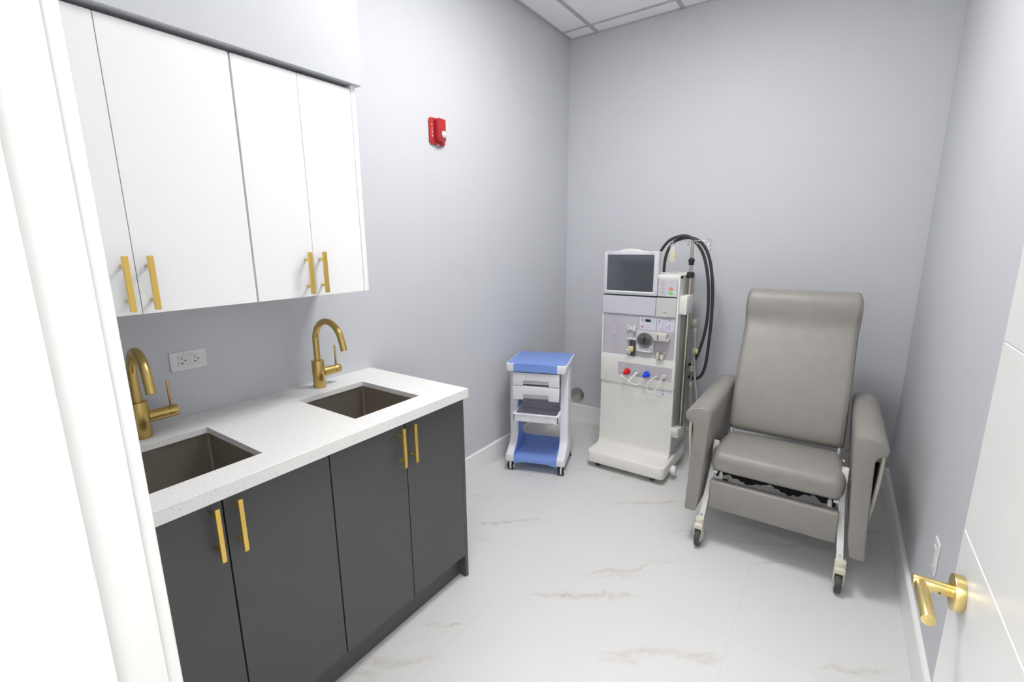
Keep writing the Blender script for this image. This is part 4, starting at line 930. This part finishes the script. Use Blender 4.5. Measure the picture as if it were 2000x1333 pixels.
# ------------------------------------------------------------------ recliner
def rrect(cx, cz, hw, hd, r, n=6, ax='xz'):
    P = []
    for sx, sz, a0 in ((1, 1, 0), (-1, 1, 90), (-1, -1, 180), (1, -1, 270)):
        for k in range(n + 1):
            a = R_(a0 + 90 * k / n)
            P.append((cx + sx * (hw - r) + r * math.cos(a), cz + sz * (hd - r) + r * math.sin(a)))
    return P
def dense(P):
    Q = []
    for a, b in zip(P, P[1:] + P[:1]):
        d = math.hypot(b[0] - a[0], b[1] - a[1]); n = max(1, int(d / 0.06))
        for k in range(n): Q.append((a[0] + (b[0] - a[0]) * k / n, a[1] + (b[1] - a[1]) * k / n))
    return Q
def recliner():
    CX = 1.7225
    t = thing('recliner', 'taupe vinyl treatment recliner on casters by the right wall', 'recliner', (CX, -0.85, 0))
    B = lambda m, n, ma, p=None, **k: m.build(n, ma, p or t, **k)
    # --- backrest: lofted along the reclined spine
    p0 = Vector((0, -0.750, 0.502)); p1 = Vector((0, -0.405, 1.235))
    ax = (p1 - p0).normalized(); fr = Vector((0, -ax.z, ax.y))     # front normal
    Lb = (p1 - p0).length
    rings = []
    prof = [(a * 0.958, b, c, d) for a, b, c, d in [(-0.016, 0.250, 0.026, 0), (-0.012, 0.262, 0.042, 0), (0.004, 0.266, 0.052, .002), (0.06, 0.266, 0.060, .008), (0.16, 0.266, 0.064, .012), (0.30, 0.267, 0.063, .010), (0.44, 0.268, 0.060, .004),
            (0.55, 0.268, 0.057, -.001), (0.61, 0.269, 0.055, -.003), (0.64, 0.271, 0.057, -.001), (0.67, 0.273, 0.061, .004), (0.70, 0.275, 0.067, .012), (0.75, 0.276, 0.072, .020), (0.79, 0.274, 0.070, .019), (0.82, 0.266, 0.060, .015), (0.838, 0.252, 0.040, .006), (0.846, 0.235, 0.018, 0)]]
    for s_, hw, hd, fo in prof:
        c = p0 + ax * s_ + fr * fo
        ring = dense(rrect(0, 0, hw, hd, min(hd * 0.9, 0.034), 6))
        dent = 0.013 * math.exp(-((s_ - 0.615) / 0.045) ** 2)
        rings.append([Vector((CX + u, 0, 0)) + Vector((0, c.y, c.z)) + fr * (v - (dent * min(1, abs(u) / hw) ** 3 if v > 0 else 0)) for u, v in ring])
    bk = MB().loft(rings)
    o = B(bk, 'backrest', 'vinyl', angle=60)
    sd = o.modifiers.new('Subdivision', 'SUBSURF'); sd.levels = 1; sd.render_levels = 2
    # piping along both side edges of the back
    for sg in (-1, 1):
        pts = []
        for s_, hw, hd, fo in prof[2:-1]:
            c = p0 + ax * s_ + fr * (fo + hd - 0.0095)
            pts.append((CX + sg * (hw - 0.0095), c.y, c.z))
        B(MB().tube(pts, 0.0016, 8, 3), 'piping', 'vinyl', o)
    # --- seat cushion
    rings = []
    for y, hw, z0, z1 in ((-1.182, 0.235, 0.425, 0.465), (-1.178, 0.258, 0.410, 0.485), (-1.160, 0.272, 0.400, 0.502), (-1.125, 0.277, 0.396, 0.510), (-1.02, 0.275, 0.395, 0.513), (-0.90, 0.270, 0.395, 0.504), (-0.80, 0.262, 0.395, 0.486), (-0.745, 0.255, 0.398, 0.470), (-0.735, 0.24, 0.41, 0.455)):
        hd = (z1 - z0) / 2; zc = (z1 + z0) / 2
        ring = rrect(0, 0, hw, hd, min(hd * 0.9, 0.042), 6)
        rings.append([(CX + u, y, zc + v) for u, v in ring])
    o = B(MB().loft(rings), 'seat', 'vinyl', angle=60)
    sd = o.modifiers.new('Subdivision', 'SUBSURF'); sd.levels = 1; sd.render_levels = 2
    # black torn underside cloth and mechanism bars
    random.seed(5)
    pts = [(CX - 0.25, 0.392)]
    for k in range(41):
        u = k / 40
        pts.append((CX - 0.25 + 0.5 * u, 0.360 + 0.012 * math.sin(u * 17) + random.uniform(-.006, .006) - 0.012 * (1 if (u < .1 or u > .86) else 0)))
    pts.append((CX + 0.25, 0.392))
    B(MB().prism(pts, -1.118, -1.112, 'y'), 'underside_cloth', 'cloth_black')
    B(MB().box(CX - 0.255, CX + 0.255, -1.11, -0.74, 0.386, 0.394), 'seat_board', 'cloth_black')
    B(MB().box(CX - 0.262, CX + 0.262, -0.79, -0.765, 0.395, 0.42, 0.003, 1).box(CX - 0.262, CX - 0.24, -1.15, -0.77, 0.380, 0.396, 0.003, 1).box(CX + 0.24, CX + 0.262, -1.15, -0.77, 0.380, 0.396, 0.003, 1), 'seat_frame', 'enamel')
    for sg in (-1, 1):
        B(MB().cyl((CX + sg * 0.228, -1.10, 0.395), (CX + sg * 0.228, -1.125, 0.345), 0.010, seg=14), 'legrest_arm', 'enamel')
        B(MB().box(CX + sg * 0.245 - 0.005, CX + sg * 0.245 + 0.005, -0.80, -0.76, 0.41, 0.50), 'recline_link', 'enamel')
    # --- legrest (folded down under the seat)
    rings = []
    for z, hw, hd in ((0.200, 0.258, 0.017), (0.203, 0.264, 0.022), (0.212, 0.266, 0.0245), (0.28, 0.266, 0.027), (0.340, 0.266, 0.0245), (0.348, 0.264, 0.022), (0.351, 0.258, 0.017)):
        ring = rrect(0, 0, hw, hd, 0.007, 4)
        rings.append([(CX + u, -1.160 + 0.06 * (0.35 - z) + v, z) for u, v in ring])
    o = B(MB().loft(rings), 'legrest', 'vinyl', angle=60)
    # --- arms: padded side panel with a rolled top; the outer side carries a folded tray
    for sg in (-1, 1):
        X = lambda d: CX + sg * d
        sec = [(0.319, 0.178), (0.306, 0.26), (0.296, 0.42), (0.286, 0.58), (0.2805, 0.655), (0.279, 0.692), (0.283, 0.711), (0.297, 0.7225), (0.325, 0.727), (0.355, 0.7235), (0.380, 0.712), (0.394, 0.695), (0.397, 0.676), (0.390, 0.661), (0.378, 0.655), (0.364, 0.648), (0.356, 0.630),
               (0.357, 0.56), (0.362, 0.42), (0.367, 0.28), (0.371, 0.178)]
        arm = B(MB().prism([(X(d), z) for d, z in sec], -1.216, -0.494, 'y', bev=0.007, seg=3), 'armrest', 'vinyl', angle=50)
        seam = [(X(d), -1.2085, z) for d, z in [(0.2806, 0.655), (0.279, 0.692), (0.283, 0.711), (0.297, 0.7225), (0.325, 0.727), (0.355, 0.7235), (0.380, 0.712), (0.394, 0.695)]]
        B(MB().tube(seam, 0.0016, 6, 3), 'seam', 'vinyl', arm)
        # leg post
        lp = MB()
        q0 = Vector((X(0.290), -1.205, 0.130)); q1 = Vector((X(0.268), -1.105, 0.400))
        d = (q1 - q0).normalized(); n = Vector((0, -d.z, d.y)).normalized(); s_ = Vector((1, 0, 0))
        def sect(p): return [p + s_ * 0.0125 + n * 0.007, p - s_ * 0.0125 + n * 0.007, p - s_ * 0.0125 - n * 0.007, p + s_ * 0.0125 - n * 0.007]
        q2 = q1 + (q1 - q0) * 0.45; q2.x = X(0.270)
        lp.loft([sect(q0), sect(q1), sect(q2)])
        leg = B(lp, 'leg', 'enamel')
        bp = q0 + d * 0.035 + n * 0.007
        B(MB().cyl(bp, bp + n * 0.003, 0.006, seg=14), 'bolt', 'steel', leg)
        # front caster
        cx, cy = X(0.293), -1.212
        cs = MB()
        cs.cyl((cx, cy + 0.006, 0.118), (cx, cy + 0.003, 0.152), 0.0215, seg=24, bev=0.003)
        cs.box(cx - 0.021, cx + 0.021, cy - 0.028, cy + 0.024, 0.098, 0.128, 0.008, 3)
        for s2 in (-1, 1):
            cs.prism([(cy - 0.026, 0.118), (cy - 0.022, 0.070), (cy + 0.0, 0.034), (cy + 0.018, 0.030), (cy + 0.030, 0.05), (cy + 0.026, 0.118)], cx + s2 * 0.0145, cx + s2 * 0.0205, 'x', bev=0.0015, seg=1)
        ca = B(cs, 'caster', 'cream')
        B(MB().cyl((cx - 0.0125, cy, 0.0485), (cx + 0.0125, cy, 0.0485), 0.0480, seg=36, bev=0.006), 'wheel', 'rubber', ca)
        B(MB().cyl((cx - 0.0135, cy, 0.0485), (cx + 0.0135, cy, 0.0485), 0.030, seg=28, bev=0.002), 'hub', 'cream', ca)
        # rear leg and caster
        B(MB().box(X(0.29) - 0.0125, X(0.29) + 0.0125, -0.575, -0.555, 0.09, 0.40), 'leg', 'enamel')
        r_ = B(MB().box(X(0.29) - 0.018, X(0.29) + 0.018, -0.59, -0.54, 0.085, 0.115, 0.006, 2), 'caster', 'cream')
        B(MB().cyl((X(0.29) - 0.012, -0.565, 0.0485), (X(0.29) + 0.012, -0.565, 0.0485), 0.048, seg=30, bev=0.006), 'wheel', 'rubber', r_)
        # folded side tray, hanging close to the panel with its lower edge swung inwards
        out = [(-1.112, 0.640), (-1.130, 0.61), (-1.136, 0.55), (-1.128, 0.47), (-1.105, 0.38), (-1.07, 0.31), (-1.02, 0.275), (-0.92, 0.262), (-0.75, 0.262), (-0.68, 0.29), (-0.66, 0.36), (-0.66, 0.60), (-0.68, 0.64)]
        D = lambda v: X(0.383 + v[0] - (0.64 - v[2]) * 0.045)
        tb = MB().prism(out, 0, 0.013, 'x', bev=0.004, seg=2)
        tb.v = [(D(v), v[1], v[2]) for v in tb.v]
        tray = B(tb, 'side_tray', 'cream')
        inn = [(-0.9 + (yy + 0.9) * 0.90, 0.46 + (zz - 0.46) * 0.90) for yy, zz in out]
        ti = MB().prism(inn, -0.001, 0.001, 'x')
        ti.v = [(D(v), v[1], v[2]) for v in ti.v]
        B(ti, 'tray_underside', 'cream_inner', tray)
        for ya in (-1.13, -0.80):
            B(MB().box(min(X(0.352), X(0.384)), max(X(0.352), X(0.384)), ya, ya + 0.06, 0.600, 0.650, 0.004, 1), 'tray_bracket', 'cream_inner', tray)
    # cross tube between rear legs
    B(MB().cyl((CX - 0.29, -0.565, 0.22), (CX + 0.29, -0.565, 0.22), 0.011, seg=14), 'cross_tube', 'enamel')
    B(MB().cyl((CX - 0.275, -0.80, 0.44), (CX + 0.275, -0.80, 0.44), 0.010, seg=14), 'cross_tube', 'enamel')
    return t
recliner()

# ------------------------------------------------------------------ world, camera, view
w = bpy.data.worlds.new('world'); SC.world = w; w.use_nodes = True
w.node_tree.nodes['Background'].inputs[0].default_value = (0.9, 0.93, 1.0, 1)
w.node_tree.nodes['Background'].inputs[1].default_value = 0.3
cam = bpy.data.cameras.new('camera'); co = bpy.data.objects.new('camera', cam); COL.objects.link(co)
cam.sensor_width = 36.0; cam.lens = 914.6681 / 2000 * 36.0; cam.clip_start = 0.02; cam.clip_end = 50
yaw, pitch, roll = 0.6088, 0.2057, -0.0094
cy, sy, cp, sp = math.cos(yaw), math.sin(yaw), math.cos(pitch), math.sin(pitch)
fwd = Vector((-sy * cp, cy * cp, -sp)); right = Vector((cy, sy, 0)); up = right.cross(fwd)
c, s = math.cos(roll), math.sin(roll)
r2 = c * right + s * up; u2 = -s * right + c * up
co.matrix_world = Matrix(((r2.x, u2.x, -fwd.x, 1.8768), (r2.y, u2.y, -fwd.y, -3.4938), (r2.z, u2.z, -fwd.z, 1.5147), (0, 0, 0, 1)))
SC.camera = co
vs_ = SC.view_settings
vs_.view_transform = 'Standard'; vs_.look = 'None'; vs_.gamma = 1.0; vs_.exposure = 0.0; vs_.use_curve_mapping = False
SC.cycles.max_bounces = 10; SC.cycles.diffuse_bounces = 6; SC.cycles.glossy_bounces = 4; SC.cycles.transparent_max_bounces = 8
SC.cycles.use_denoising = True
SC.cycles.caustics_reflective = False; SC.cycles.caustics_refractive = False
